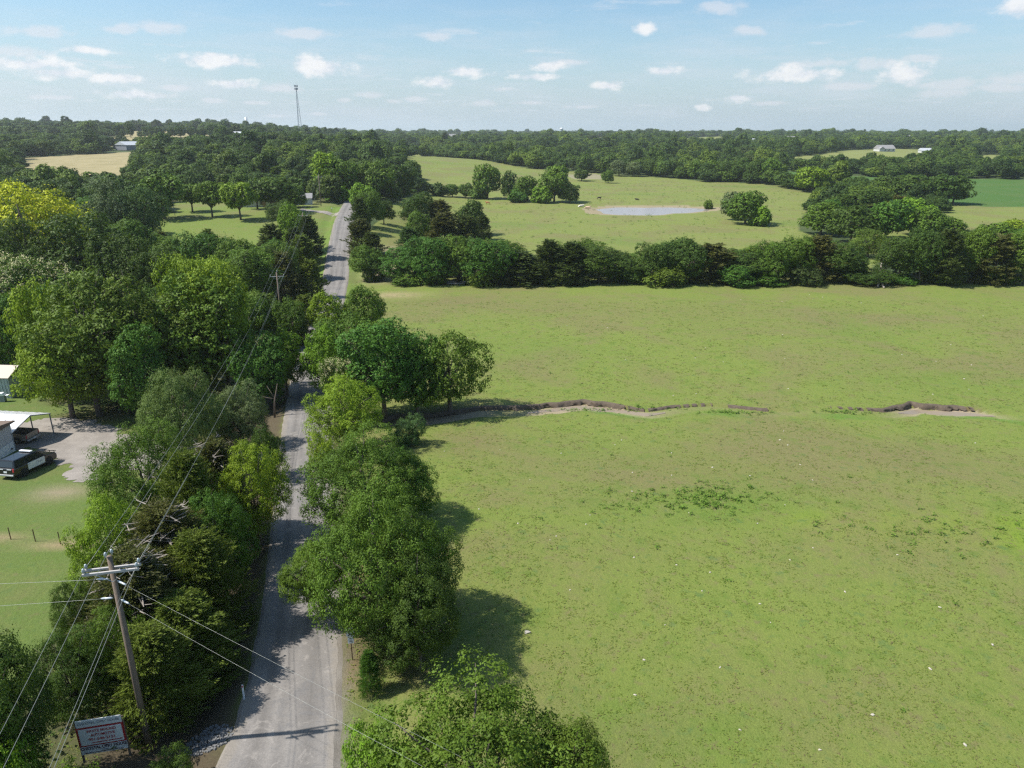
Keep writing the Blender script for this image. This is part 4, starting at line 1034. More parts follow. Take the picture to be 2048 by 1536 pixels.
# undergrowth: vines and brush under the roadside trees, one mass per side
def undergrowth():
    g = np.random.RandomState(8); P = []
    for t in TREES:
        if math.hypot(t['x'], t['y']) < 175 and (t['x'] < float(road_x(t['y'])) or t['y'] > 150):
            n = 5
            a = g.uniform(0, 6.28, n); r = t['r'] * g.uniform(.2, .95, n)
            P.append(np.stack([t['x'] + r * np.cos(a), t['y'] + r * np.sin(a)], 1))
    P = np.concatenate(P); d = P[:, 0] - road_x(P[:, 1]); P = P[(np.abs(d) > 7.2) & ~inside(Z_DRIVE, P[:, 0], P[:, 1])]
    yard = (P[:, 0] < -34) & (P[:, 1] > 40) & (P[:, 1] < 72); P = P[~yard]
    k = 40; n = len(P); sz = g.uniform(.5, 1.1, n)
    pos = np.repeat(P, k, 0) + g.normal(size=(n * k, 2)) * np.repeat(sz, k)[:, None] * .75
    z = height(pos[:, 0], pos[:, 1]) + np.abs(g.normal(size=n * k)) * np.repeat(sz, k) * .75 + .05
    pos3 = np.stack([pos[:, 0], pos[:, 1], z], 1)
    V, F, vv = leaves(pos3, np.tile([0, 0, 1.], (n * k, 1)), g, .30, .2, g.uniform(0, 1, n * k))
    o = link(bpy.data.objects.new('undergrowth', npmesh('undergrowth', V, F, [M_LEAF], vals={'v': vv}))); o.color = (.055, .10, .024, 1)
    tag(o, 'low brush and vines under the roadside trees', 'undergrowth', kind='stuff')
undergrowth()

# grass tufts and weeds of the near pasture
def grass():
    g = np.random.RandomState(15); n = 62000
    u = g.uniform(0, 1, n); y = 22 * (150 / 22) ** (u ** .9)
    x = g.uniform(-.80, .80, n) * (y + 8)
    d = x - road_x(y); cz, s = creek(x, y)
    ok = (np.abs(d) > 3.4) & ~((d < 0) & (d > -9.5) & (y > 27) & (y < 112)) & ~((s > -.2) & (s < 3.4) & (d > 0)) & ~inside(Z_DRIVE, x, y) & ~inside(Z_YARD, x, y)
    x, y = x[ok], y[ok]; n = len(x); z = height(x, y)
    cl = rolling(x, y, 2.6, 51) + rolling(x, y, 8, 52); ok = cl + g.normal(size=n) * .9 > -.2; x, y, z, cl = x[ok], y[ok], z[ok], cl[ok]; n = len(x)
    s_ = (.045 + y * .0010) * g.uniform(.6, 1.5, n)
    k = 3; X = np.repeat(x, k) + g.normal(size=n * k) * np.repeat(s_, k); Y = np.repeat(y, k) + g.normal(size=n * k) * np.repeat(s_, k)
    Z = np.repeat(z, k) + .02 + g.uniform(0, .25, n * k) * np.repeat(s_, k)
    V, F, _ = leaves(np.stack([X, Y, Z], 1), np.tile([0, -.15, 8.0], (n * k, 1)), g, np.repeat(s_, k) * 1.5, np.repeat(s_, k) * .6, np.zeros(n * k), 0)
    n = n * k; hue = np.repeat(g.uniform(0, 1, n // k), k); col = np.where((hue < .60)[:, None], [.145, .205, .036], np.where((hue < .88)[:, None], [.195, .225, .050], [.185, .165, .072])) * g.uniform(.85, 1.18, (n, 1))
    m, t, b, o_ = mat('grass_blades'); c = t.node('ShaderNodeAttribute', attribute_name='Col').outputs['Color']; t.l.new(c, b.inputs['Base Color']); b.inputs['Roughness'].default_value = .8; b.inputs['Specular IOR Level'].default_value = .1
    tr = t.node('ShaderNodeBsdfTranslucent'); t.l.new(c, tr.inputs[0]); mx = t.node('ShaderNodeMixShader'); mx.inputs[0].default_value = .3
    t.l.new(b.outputs[0], mx.inputs[1]); t.l.new(tr.outputs[0], mx.inputs[2]); t.l.new(mx.outputs[0], o_.inputs[0])
    cols = np.concatenate([np.repeat(col, 4, 0), np.ones((n * 4, 1))], 1)
    o = link(bpy.data.objects.new('grass', npmesh('grass', V, F, [m], cols=cols))); tag(o, 'short pasture grass tufts', 'grass', kind='stuff')
    # weeds
    P = []
    def patch(px, py, rx, ry, n_):
        p = G(px, py); P.append(np.stack([p.x + g.normal(size=n_) * rx, p.y + g.normal(size=n_) * ry], 1))
    patch(1385, 1000, 3.6, 1.5, 170); patch(1450, 985, 2.0, 1.2, 40); patch(1880, 1060, 5, 1.6, 60); patch(1230, 822, 4.0, .5, 60); patch(1470, 826, 2.6, .5, 50); patch(1690, 824, 2.4, .5, 40)
    patch(1150, 430, 28, 10, 0) if False else None
    X = g.uniform(-20, 150, 170); Y = g.uniform(24, 168, 170); k_ = (X > road_x(Y) + 8) & (np.abs(X) < .78 * Y + 4); P.append(np.stack([X[k_], Y[k_]], 1))
    X = g.uniform(-40, 260, 1500); Y = g.uniform(185, 520, 1500); k_ = inside(Z_PAST, X, Y); P.append(np.stack([X[k_], Y[k_]], 1)); nfar = k_.sum()
    P = np.concatenate(P); n = len(P); sz = g.uniform(.10, .24, n); sz[-nfar:] *= 2.2; k = 14
    pos = np.repeat(P, k, 0) + g.normal(size=(n * k, 2)) * np.repeat(sz, k)[:, None] * .7
    z = height(pos[:, 0], pos[:, 1]) + np.abs(g.normal(size=n * k)) * np.repeat(sz, k) * .8 + .02
    V, F, vv = leaves(np.stack([pos[:, 0], pos[:, 1], z], 1), np.tile([0, 0, 1.], (n * k, 1)), g, np.repeat(sz, k) * .9, np.repeat(sz, k) * .5, g.uniform(0, 1, n * k))
    o = link(bpy.data.objects.new('weeds', npmesh('weeds', V, F, [M_LEAF], vals={'v': vv}))); o.color = (.10, .18, .024, 1)
    tag(o, 'dark green weeds dotted over the pastures', 'weeds', kind='stuff')
grass()

#@@OBJ_BEGIN@@
# ------------------------------------------------------------------ things people put there
M_POLE = plain('weathered_pole_wood', (.17, .13, .10), .9, var=.3, scale=4, bump=.3)
M_ARM = plain('grey_crossarm_wood', (.42, .40, .38), .85, var=.2, scale=5)
M_INS = plain('glazed_insulator', (.42, .47, .50), .25, var=.05, spec=.6)
M_STEEL = plain('galvanised_steel', (.45, .46, .47), .45, .6, var=.1)
M_WIRE = plain('bare_wire', (.27, .28, .26), .45, .5, var=.05)
M_WHITE = plain('white_paint', (.78, .79, .80), .5, var=.05)
M_OFFW = plain('dingy_white_siding', (.52, .52, .54), .6, var=.10, scale=2)
M_BLACK = plain('black_gloss_paint', (.012, .012, .014), .16, var=.05, spec=.6)
M_RUB = plain('tyre_rubber', (.02, .02, .02), .8, var=.1)
M_GLASS = plain('dark_tinted_glass', (.018, .022, .026), .05, var=.02, spec=.8)
M_RED = plain('red_paint', (.42, .03, .035), .5, var=.12)
M_REDT = plain('faded_red_lettering', (.46, .06, .06), .6, var=.25, scale=9)
M_DKT = plain('dark_lettering', (.07, .02, .03), .6, var=.2)
M_INK = plain('black_lettering', (.02, .02, .022), .6, var=.05)
M_FADE = plain('faded_grey_lettering', (.32, .32, .34), .7, var=.2)
M_BOARD = plain('weathered_white_board', (.80, .80, .76), .6, var=.10, scale=2.2)
M_RUST = plain('rusty_steel', (.10, .045, .025), .85, var=.3)
M_SILV = plain('pewter_metallic_paint', (.34, .30, .25), .3, .35, var=.05)
M_ROOFB = plain('brown_roof_edge', (.18, .13, .10), .7, var=.2)
M_FARW = plain('white_house_siding', (.50, .50, .49), .7, var=.08)
M_FARR = plain('pale_metal_roof', (.50, .52, .54), .5, .1, var=.06)
M_ROOFW = plain('white_metal_roof', (.80, .80, .80), .4, .1, var=.04)
M_ROOFG = plain('grey_shingle_roof', (.26, .25, .25), .85, var=.2, scale=2)
M_TIN = plain('ribbed_blue_grey_metal', (.36, .42, .46), .4, .3, var=.08)
M_TAN = plain('tan_shed_roof', (.52, .44, .36), .6, var=.12)
M_BARN = plain('grey_barn_metal', (.24, .25, .28), .6, .1, var=.12, scale=1)
M_BRICK = plain('brown_brick_wall', (.30, .20, .16), .85, var=.2)
M_COWT = plain('tan_hide', (.55, .40, .28), .8, var=.15, scale=2)
M_COWW = plain('cream_hide', (.70, .64, .56), .8, var=.15, scale=2)
M_COWB = plain('dark_hide', (.04, .03, .028), .8, var=.2)
M_COWR = plain('red_brown_hide', (.34, .14, .06), .8, var=.2)
M_STONE = plain('pale_stone', (.46, .42, .35), .9, var=.2, scale=8, bump=.4)
M_ANT = plain('tower_steel_grey', (.24, .27, .30), .6, .3, var=.1)

def height_for(p, px, ty):
    """height above ground of something at ground point p whose top shows in row ty"""
    d = pix_dir(px, ty); return CAM_H + d.z * p.y / d.y - p.z

def text(body, size, mtl, parent, loc, rot=(math.pi / 2, 0, 0), sx=1.0, name='lettering', ext=.004):
    cu = bpy.data.curves.new(name, 'FONT'); cu.body = body; cu.size = size; cu.align_x = 'CENTER'; cu.align_y = 'CENTER'; cu.extrude = ext; cu.offset = size * .022; cu.resolution_u = 3
    tmp = bpy.data.objects.new('tmp', cu); COL.objects.link(tmp)
    me = bpy.data.meshes.new_from_object(tmp.evaluated_get(bpy.context.evaluated_depsgraph_get()))
    bpy.data.objects.remove(tmp); bpy.data.curves.remove(cu); me.name = name; me.materials.clear(); me.materials.append(mtl)
    o = link(bpy.data.objects.new(name, me), parent); o.location = loc; o.rotation_euler = rot; o.scale = (sx, 1, 1); return o

# --- power poles
def insulator(parent, x, y, z):
    mb = MB(); mb.lathe((x, y, z), [(.02, -.10), (.03, 0), (.075, .02), (.045, .06), (.085, .08), (.05, .13), (.06, .16), (.03, .20)], 8)
    return mb.build('insulator', M_INS, parent, True)
def power_pole(p, h, rz, label, double, r0=.17):
    t = thing('power_pole', (p.x, p.y, p.z - .3), rz, label, 'power pole', 'power poles beside the road'); h += .3
    MB().tube([(0, 0, 0), (0, 0, h * .5), (0, 0, h)], [r0, r0 * .86, r0 * .68], 12).build('pole', M_POLE, t, True)
    za = h - .75
    for s in ((-1, 1) if double else (1,)):
        o = MB().box((0, s * .19, za), (2.44, .10, .125)).build('crossarm', M_ARM, t, bevel=.012)
    for sx in (-1, 1):
        MB().tube([(sx * .62, -.25, za - .05), (0, -.16, za - .55)], .018, 5).build('brace', M_STEEL, t)
        for s in ((-1, 1) if double else (1,)): insulator(t, sx * 1.14, s * .19, za + .15)
    for s in ((-1, 1) if double else (1,)): insulator(t, s * .10, s * .12, h + .08)
    return t
P1 = G(300, 1500); H1 = height_for(P1, 228, 1112)
def pole_at(px, ty, dist_px, bx):
    p = G(bx[0], bx[1]); return p
A2 = GZ(553, 548, 0)
def ground_at(x, y): return Vector((x, y, H(x, y)))
def top_fix(px, ty, t):
    """ground point and height of a pole whose top shows at (px,ty) at distance t"""
    d = pix_dir(px, ty); g_ = ground_at(d.x * t, d.y * t); return g_, CAM_H + d.z * t - g_.z
P2, H2 = top_fix(553, 545, 129); P3, H3 = top_fix(605, 426, 196); P4, H4 = top_fix(637, 350, 276)
ang = lambda a, b: math.atan2(b.y - a.y, b.x - a.x) - math.pi / 2
poles = [(P1, H1, ang(P1, P2), 'nearest wooden power pole with double crossarm beside the painted board', True),
         (P2, H2, ang(P1, P3), 'second power pole rising from the trees left of the road bend', False),
         (P3, H3, ang(P2, P4), 'third power pole among the cedars left of the climbing road', False),
         (P4, H4, ang(P3, P4), 'dark power pole on the grass by the road crest', False)]
for a in poles: power_pole(*a)
P0 = ground_at(P1.x + .236 * 75, P1.y - 75)
plist = [(P0, 11.5, ang(P0, P1))] + [(a[0], a[1], a[2]) for a in poles]
def attach(k, side):
    p, h, rz = plist[k]; z = p.z + h
    if side == 'centre': off, z = 0, z + .25
    elif side == 'neutral': off, z = .25, z - 2.0
    else: off, z = (1.14 if side == 'right' else -1.14), z - .55
    return Vector((p.x + off * math.cos(rz), p.y + off * math.sin(rz), z))
def wire(a, b, sag, label, group=None, r=.014, seg=22, mtl=None):
    pts = [a.lerp(b, i / seg) - Vector((0, 0, sag * 4 * (i / seg) * (1 - i / seg))) for i in range(seg + 1)]
    o = MB().tube(pts, r, 5).build('overhead_wire', mtl or M_WIRE, None, True); return tag(o, label, 'wire', group)
span = ['from the nearest pole down to the bottom left corner', 'between the nearest and second poles', 'between the second and third poles', 'between the third and fourth poles']
for k in range(4):
    for side in ('left', 'centre', 'right', 'neutral'):
        a, b = attach(k, side), attach(k + 1, side); L = (b - a).length
        nm = dict(left='left outer', centre='middle', right='right outer', neutral='lowest')[side]
        wire(a, b, L * .013, f'{nm} power line wire {span[k]}', 'overhead power line wires', .009 if k < 2 else .012)
top1 = Vector((P1.x, P1.y, P1.z + H1))
for i, (dz, lab) in enumerate(((-1.25, 'upper'), (-2.3, 'lower'))):
    a = top1 + Vector((0, 0, dz)); bL = GZ(-60, 1164 + i * 46, 0); 
    dL = pix_dir(-60, 1164 + i * 46); k_ = (a.y + .3) / dL.y; bL = Vector((dL.x * k_, a.y + .3, CAM_H + dL.z * k_))
    dR = pix_dir(1010 - i * 100, 1545 + i * 10); k_ = 26.0; bR = Vector(dR) * k_ + Vector((0, 0, CAM_H))
    wire(a, a + (bL - a) * 5.0, .25, f'{lab} cross wire running to the left edge from the nearest pole', 'cross wires at the nearest pole', .007)
    wire(a, a + (bR - a) * 1.8, .30, f'{lab} cross wire running over the road to the lower right', 'cross wires at the nearest pole', .0045)
    for dv in ((bL - a).normalized(), (bR - a).normalized()):
        ins = MB().tube([a + dv * .25, a + dv * .35, a + dv * .75, a + dv * .85], [.02, .05, .05, .02], 7).build('strain_insulator', M_INS, None, True)
        tag(ins, f'pale strain insulator on the {lab} cross wire, {"left" if dv.x < 0 else "right"} of the nearest pole', 'insulator', 'strain insulators at the nearest pole')

# --- painted roadside board
bp_ = GZ(203, 1470, 1.75); bd = thing('roadside_board', (bp_.x, bp_.y, H(bp_.x, bp_.y)), R(13), 'weathered red and white painted direction board in the bushes at lower left', 'sign board'); bd.scale = (.88, .88, .9); bd.location.z += .25
for sx in (-1, 1): MB().box((sx * 1.2, .07, 1.3), (.10, .10, 2.8)).build('post', M_POLE, bd)
MB().box((0, 0, 2.60), (2.34, .04, .46)).build('top_panel', M_FADEB if False else M_BOARD, bd)
text('CHRYSTAL OPRY HOUSE', .235, M_FADE, bd, (0, -.03, 2.62), sx=.82)
MB().box((0, 0, 1.70), (2.42, .05, 1.28)).build('frame', M_RED, bd)
MB().box((0, -.03, 1.70), (2.22, .03, 1.10)).build('main_panel', M_BOARD, bd)
text('WHITE MOUND', .24, M_REDT, bd, (.06, -.055, 2.07), sx=.88); text('AUTOMOTIVE', .24, M_REDT, bd, (.10, -.055, 1.79), sx=.82)
text('901-546-2123', .25, M_REDT, bd, (.02, -.055, 1.51), sx=.98)
MB().box((.22, -.055, 1.29), (1.5, .012, .05)).prism([(.93, 1.24), (1.08, 1.29), (.93, 1.34)], -.061, -.049).build('arrow', M_REDT, bd)
MB().box((0, 0, .78), (2.40, .04, .54)).build('lower_panel', M_BOARD, bd)
text('CHRYSTAL OPRY HOUSE', .29, M_DKT, bd, (0, -.03, .90), sx=.74); text('2 MILES', .12, M_FADE, bd, (.05, -.03, .70), sx=1)
MB().box((.02, -.03, .60), (1.9, .012, .035)).prism([(-.93, .56), (-1.06, .60), (-.93, .64)], -.036, -.024).build('arrow', M_DKT, bd)

# --- speed limit sign
sp_ = G(705, 1320); hs = height_for(sp_, 697, 1256); ss = thing('speed_limit_sign', sp_, R(3), 'white speed limit 30 sign on a rusty post at the right road edge', 'road sign')
MB().box((0, .03, hs / 2 - .1), (.05, .035, hs + .1)).build('post', M_RUST, ss)
MB().box((0, 0, hs - .30), (.47, .012, .61)).build('sign_panel', M_WHITE, ss, bevel=.003)
text('SPEED', .125, M_INK, ss, (0, -.012, hs - .09), sx=.95); text('LIMIT', .125, M_INK, ss, (0, -.012, hs - .21), sx=1.05); text('30', .34, M_INK, ss, (0, -.012, hs - .435), sx=1.0)
MB().box((0, 0, hs - .87), (.36, .012, .46)).build('plaque', M_WHITE, ss, bevel=.003)
for k, w_ in enumerate((.16, .20, .22)): MB().box((0, -.008, hs - .74 - k * .12), (w_, .006, .035)).build('lettering', M_INK, ss)

# --- white marker post, dead trunk, lawn lamp, mailbox
mp = G(489, 1400); mk = thing('marker_post', mp, 0, 'short white marker post standing in the shaded ditch', 'marker post')
MB().box((0, 0, .5), (.10, .03, 1.1)).build('post', M_WHITE, mk); MB().box((0, -.02, .95), (.07, .01, .12)).build('reflector', M_REDT, mk)
d0 = G(549, 835); d1h = height_for(d0, 568, 768); dt = thing('dead_trunk', d0, 0, 'bare grey leaning dead trunk at the left road edge', 'dead trunk')
MB().tube([(0, 0, -.2), (.25, 0, d1h * .5), (.75, .1, d1h)], [.13, .10, .04], 7).build('trunk', M_BARK, dt, True)
for e in ((-1.2, .1, d1h * .62), (-.7, .6, d1h * .9)): MB().tube([(.35, 0, d1h * .55), e], [.05, .015], 5).build('branch', M_BARK, dt, True)
lp = G(351, 438); lh = height_for(lp, 351, 394); lt = thing('lamp_post', lp, 0, 'slim yard lamp post on the lawn among the trees', 'lamp post')
MB().tube([(0, 0, 0), (0, 0, lh)], [.09, .06], 8).build('post', M_ANT, lt, True); MB().lathe((0, 0, lh), [(.10, 0), (.24, .08), (.24, .2), (.08, .34)], 10).build('lamp', M_WHITE, lt, True)
mb_ = G(664, 424); ml = thing('mailbox', mb_, R(90), 'roadside mailbox at the tan drive near the crest', 'mailbox')
MB().box((0, 0, .55), (.12, .12, 1.2)).build('post', M_POLE, ml); MB().box((0, 0, 1.3), (.55, .28, .22)).prism([(-.275, 1.41), (.275, 1.41), (.275, 1.47), (-.275, 1.47)], -.10, .10).build('box', M_WHITE, ml, bevel=.03)

# --- wire fence with steel posts on the lawn
fpx = [(-30, 1076), (22, 1079), (71, 1083), (121, 1088), (172, 1093), (222, 1099)]
fpts = [G(*q) for q in fpx]; fn = thing('wire_fence', fpts[0], 0, 'thin wire fence on steel posts across the mown lawn', 'fence'); f0_ = fpts[0]
for p in fpts: MB().box((p.x - f0_.x, p.y - f0_.y, p.z - f0_.z + .5), (.05, .05, 1.15)).build('post', M_RUST, fn)
for z in (.3, .62, .95): MB().tube([(p.x - f0_.x, p.y - f0_.y, p.z - f0_.z + z) for p in fpts], .003, 4).build('wire', M_RUST, fn)

# --- vehicles
def wheel(parent, x, y, r=.40, w=.27):
    o = MB().lathe((0, 0, 0), [(r * .72, -w / 2), (r * .96, -w / 2 + .02), (r, -w / 4), (r, w / 4), (r * .96, w / 2 - .02), (r * .72, w / 2)], 24, 'y').build('wheel', M_RUB, parent, True)
    o.location = (x, y, r); s = 1 if y > 0 else -1
    rim = MB().lathe((0, s * (w / 2 - .03), 0), [(r * .62, -.01), (r * .60, .02), (r * .25, .035), (.05, .04)], 12, 'y').build('rim', M_STEEL, o, True)
    return o
def quadpanel(name, A, B, C_, D, u0, u1, v0, v1, out, mtl, parent, th=.015):
    """thin panel on the bilinear patch A B (bottom) C_ D (top)"""
    def P(u, v): return (A * (1 - u) + B * u) * (1 - v) + (D * (1 - u) + C_ * u) * v
    q = [P(u0, v0), P(u1, v0), P(u1, v1), P(u0, v1)]; n = (q[1] - q[0]).cross(q[3] - q[0]).normalized() * out
    V = [tuple(p + n * .002) for p in q] + [tuple(p + n * th) for p in q]
    return MB().raw(V, [(3, 2, 1, 0), (4, 5, 6, 7), (0, 1, 5, 4), (1, 2, 6, 5), (2, 3, 7, 6), (3, 0, 4, 7)]).build(name, mtl, parent)
def greenhouse(x0, x1, t0, t1, zb, zt, wb, wt, parent, mtl):
    Vb = [Vector((x0, -wb, zb)), Vector((x1, -wb, zb)), Vector((x1, wb, zb)), Vector((x0, wb, zb))]; Vt = [Vector((t0, -wt, zt)), Vector((t1, -wt, zt)), Vector((t1, wt, zt)), Vector((t0, wt, zt))]
    MB().raw([tuple(v) for v in Vb + Vt], [(3, 2, 1, 0), (4, 5, 6, 7), (0, 1, 5, 4), (1, 2, 6, 5), (2, 3, 7, 6), (3, 0, 4, 7)]).build('roof', mtl, parent, bevel=.07)
    return Vb, Vt
def police_suv(loc, rz):
    t = thing('police_suv', loc, rz, 'black police SUV with white doors parked on the grass by the house', 'police car')
    prof = [(-2.58, .42), (-2.62, .62), (-2.60, 1.02), (-2.52, 1.16), (.98, 1.16), (2.30, 1.06), (2.55, .92), (2.60, .60), (2.55, .36), (2.0, .30), (-2.1, .30)]
    b = MB().prism(prof, -.97, .97).build('body', M_BLACK, t, bevel=.07)
    Vb, Vt = greenhouse(-2.50, 1.28, -2.28, .42, 1.13, 1.86, .93, .75, t, M_BLACK)
    for s, (i, j) in ((-1, (0, 1)), (1, (3, 2))):
        A, B, Cc, D = Vb[i], Vb[j], Vt[j], Vt[i]
        for (u0, u1) in ((.04, .27), (.305, .565), (.60, .86)): quadpanel('window', A, B, Cc, D, u0, u1, .14, .86, s * -1 if s > 0 else 1, M_GLASS, t, .012)
        for (x0, x1) in ((-1.02, -.02), (0.0, 1.02)):
            o = MB().box(((x0 + x1) / 2, s * .975, .82), (x1 - x0, .035, .66)).build('door', M_WHITE, t, bevel=.012)
            o['label'] = 'white door panel'
            MB().box((x0 + .16, s * 1.0, 1.02), (.18, .03, .035)).build('handle', M_BLACK, o)
        for x in (-1.55, 1.52):
            MB().lathe((x, s * .955, .42), [(.47, -.03), (.47, .03)], 20, 'y').build('wheel_arch', M_RUB, t)
            wheel(t, x, s * .86)
        MB().box((1.02, s * 1.08, 1.22), (.14, .20, .16)).build('mirror', M_BLACK, t, bevel=.03)
        MB().box((-2.60, s * .84, 1.0), (.06, .16, .34)).build('tail_light', M_RED, t, bevel=.01)
        MB().box((2.57, s * .74, .84), (.08, .34, .15)).build('headlight', M_WHITE, t, bevel=.02)
        MB().box((-2.625, s * .42, 1.07), (.02, .44, .07)).build('reflective_stripe', M_WHITE, t)
    quadpanel('windscreen', Vb[1], Vb[2], Vt[2], Vt[1], .07, .93, .10, .90, 1, M_GLASS, t, .012)
    quadpanel('rear_window', Vb[3], Vb[0], Vt[0], Vt[3], .10, .90, .15, .85, 1, M_GLASS, t, .012)
    MB().box((-2.66, 0, .50), (.12, 1.7, .16)).build('rear_bumper', M_STEEL, t, bevel=.03); MB().box((-2.625, 0, .80), (.02, .34, .16)).build('number_plate', M_WHITE, t)
    lb = MB().box((.02, 0, 1.96), (.30, 1.25, .12)).build('light_bar', M_WHITE, t, bevel=.04)
    for q in (-1, 1): MB().box((.18, q * .25, 1.88), (.06, .4, .05)).build('bracket', M_STEEL, lb)
    for y in (-.5, 0, .5): MB().tube([(2.60, y, .42), (2.80, y, .50), (2.80, y, 1.0), (2.66, y, 1.08)], .035, 6).build('push_bar', M_RUB, t)
    for z in (.55, .98): MB().tube([(2.80, -.72, z), (2.80, .72, z)], .04, 6).build('push_bar', M_RUB, t)
    text('POLICE', .17, M_FADE, t, (.45, -1.0, .84), name='lettering', ext=.002)
    MB().tube([(-1.2, .2, 1.86), (-1.25, .2, 2.3)], .01, 4).build('antenna', M_RUB, t)
    return t
pr, pf = G(51, 953), G(99, 930); hd = Vector((pf.x - pr.x, pf.y - pr.y)).normalized(); mid = (pr + pf) / 2 + Vector((-hd.y, hd.x, 0)) * .95
suv = police_suv((mid.x, mid.y, H(mid.x, mid.y)), math.atan2(hd.y, hd.x))
suv.rotation_euler = (0, -math.atan2(pf.z - pr.z, (pf - pr).length), math.atan2(hd.y, hd.x))

# --- mobile home
hc = G(31, 901); hh = height_for(hc, 26, 846)
home = thing('mobile_home', (hc.x, hc.y, hc.z), R(2), 'corner of a white sided mobile home with brown eaves at the left edge', 'house')
MB().box((-7, -2.3, .48), (13.9, 4.5, 1.3)).build('skirting', M_WHITE, home)
for i in range(6): MB().box((.02 - 0, -.38 - i * .76, .50), (.05, .72, 1.18)).build('skirting_panel', M_WHITE, home)
MB().box((-7, -2.3, 1.05 + (hh - 1.05) / 2), (14, 4.6, hh - 1.05)).build('wall', M_OFFW, home)
for i in range(4): MB().box((.012, -.57 - i * 1.15, 1.05 + (hh - 1.05) / 2), (.03, 1.11, hh - 1.12)).build('wall_panel', M_OFFW, home)
MB().box((.03, 0, hh / 2 + .1), (.10, .08, hh - .1)).build('corner_trim', M_WHITE, home)
MB().raw([(.4, -5, hh), (.4, .4, hh), (-14.4, .4, hh), (-14.4, -5, hh), (.4, -2.3, hh + .55), (-14.4, -2.3, hh + .55), (.4, -5, hh + .12), (.4, .4, hh + .12), (-14.4, .4, hh + .12), (-14.4, -5, hh + .12)],
         [(0, 1, 2, 3), (1, 0, 6, 4, 7), (3, 2, 8, 5, 9), (0, 3, 9, 6), (2, 1, 7, 8), (6, 9, 5, 4), (7, 4, 5, 8)]).build('roof', M_ROOFB, home)
MB().lathe((.06, -.55, .45), [(.10, 0), (.10, .06)], 8, 'x').build('vent', M_RUB, home)

# --- carport and pickup
gz = H(G(90, 862).x, G(90, 862).y)
eR = GZ(101, 826, 2.5); eL = GZ(21, 857, 2.5); base_z = min(eR.z, eL.z) - 2.5
wv = Vector((eR.x - eL.x, eR.y - eL.y)); cw = wv.length; rz = math.atan2(wv.y, wv.x) - math.pi / 2
cpt = thing('carport', ((eR.x + eL.x) / 2, (eR.y + eL.y) / 2, base_z), rz, 'white metal roofed open carport over the parked pickup', 'carport')
hw = cw / 2; CL = 7.5
for s in (-1, 1):
    MB().raw([(0, s * hw, 2.5), (0, 0, 3.35), (-CL, 0, 3.35), (-CL, s * hw, 2.5), (0, s * hw, 2.44), (0, 0, 3.29), (-CL, 0, 3.29), (-CL, s * hw, 2.44)],
             [(0, 1, 2, 3), (7, 6, 5, 4), (0, 4, 5, 1), (1, 5, 6, 2), (2, 6, 7, 3), (3, 7, 4, 0)]).build('roof_panel', M_ROOFW, cpt)
    for k in range(9):
        x = -.45 - k * .82; MB().tube([(x, s * hw, 2.52), (x, s * .02, 3.37)], .02, 4).build('roof_rib', M_ROOFW, cpt)
    for x in (-.08, -2.5, -5, -CL + .1): MB().box((x, s * (hw - .08), 1.0), (.09, .09, 3.0)).build('post', M_ANT, cpt)
    MB().tube([(-.03, s * hw, 2.40), (-.03, 0, 3.25)], .035, 5).build('gable_trim', M_ANT, cpt)
    MB().tube([(0, s * hw, 2.4), (-CL, s * hw, 2.4)], .04, 5).build('eave_beam', M_ANT, cpt)
def pickup(loc, rz):
    t = thing('pickup_truck', loc, rz, 'pewter pickup parked nose in under the carport, tailgate outward', 'pickup truck')
    MB().prism([(.75, .45), (2.75, .45), (2.85, .75), (2.75, 1.05), (1.55, 1.18), (-.35, 1.22), (-.35, .45)], -.96, .96).build('body', M_SILV, t, bevel=.06)
    Vb, Vt = greenhouse(-.45, 1.55, -.25, .75, 1.18, 1.82, .90, .74, t, M_SILV)
    for s, (i, j) in ((-1, (0, 1)), (1, (3, 2))):
        quadpanel('window', Vb[i], Vb[j], Vt[j], Vt[i], .08, .88, .14, .86, 1 if s < 0 else -1, M_GLASS, t)
        MB().box((-1.60, s * .93, .84), (2.5, .07, .74)).build('bed_side', M_SILV, t, bevel=.02)
        for x in (-1.75, 1.75):
            MB().lathe((x, s * .955, .42), [(.48, -.02), (.48, .02)], 18, 'y').build('wheel_arch', M_RUB, t); wheel(t, x, s * .86)
        MB().box((-2.87, s * .86, .92), (.04, .15, .34)).build('tail_light', M_RED, t)
    quadpanel('windscreen', Vb[1], Vb[2], Vt[2], Vt[1], .07, .93, .1, .9, 1, M_GLASS, t); quadpanel('rear_window', Vb[3], Vb[0], Vt[0], Vt[3], .12, .88, .2, .85, 1, M_GLASS, t)
    MB().box((-1.6, 0, .56), (2.5, 1.8, .08)).build('bed_floor', M_RUB, t); MB().box((-.42, 0, .85), (.06, 1.8, .7)).build('bed_front', M_SILV, t)
    MB().box((-2.85, 0, .90), (.07, 1.66, .58)).build('tailgate', M_SILV, t, bevel=.02)
    MB().box((-2.98, 0, .52), (.16, 1.84, .20)).build('rear_bumper', M_STEEL, t, bevel=.04); MB().box((-3.07, 0, .55), (.015, .3, .15)).build('number_plate', M_WHITE, t)
    return t
cp = cpt.location; ca = rz
tpos = Vector((cp.x, cp.y)) + Vector((math.cos(ca), math.sin(ca))) * -3.2 + Vector((-math.sin(ca), math.cos(ca))) * .1
pickup((tpos.x, tpos.y, H(tpos.x, tpos.y) + .02), ca + math.pi)

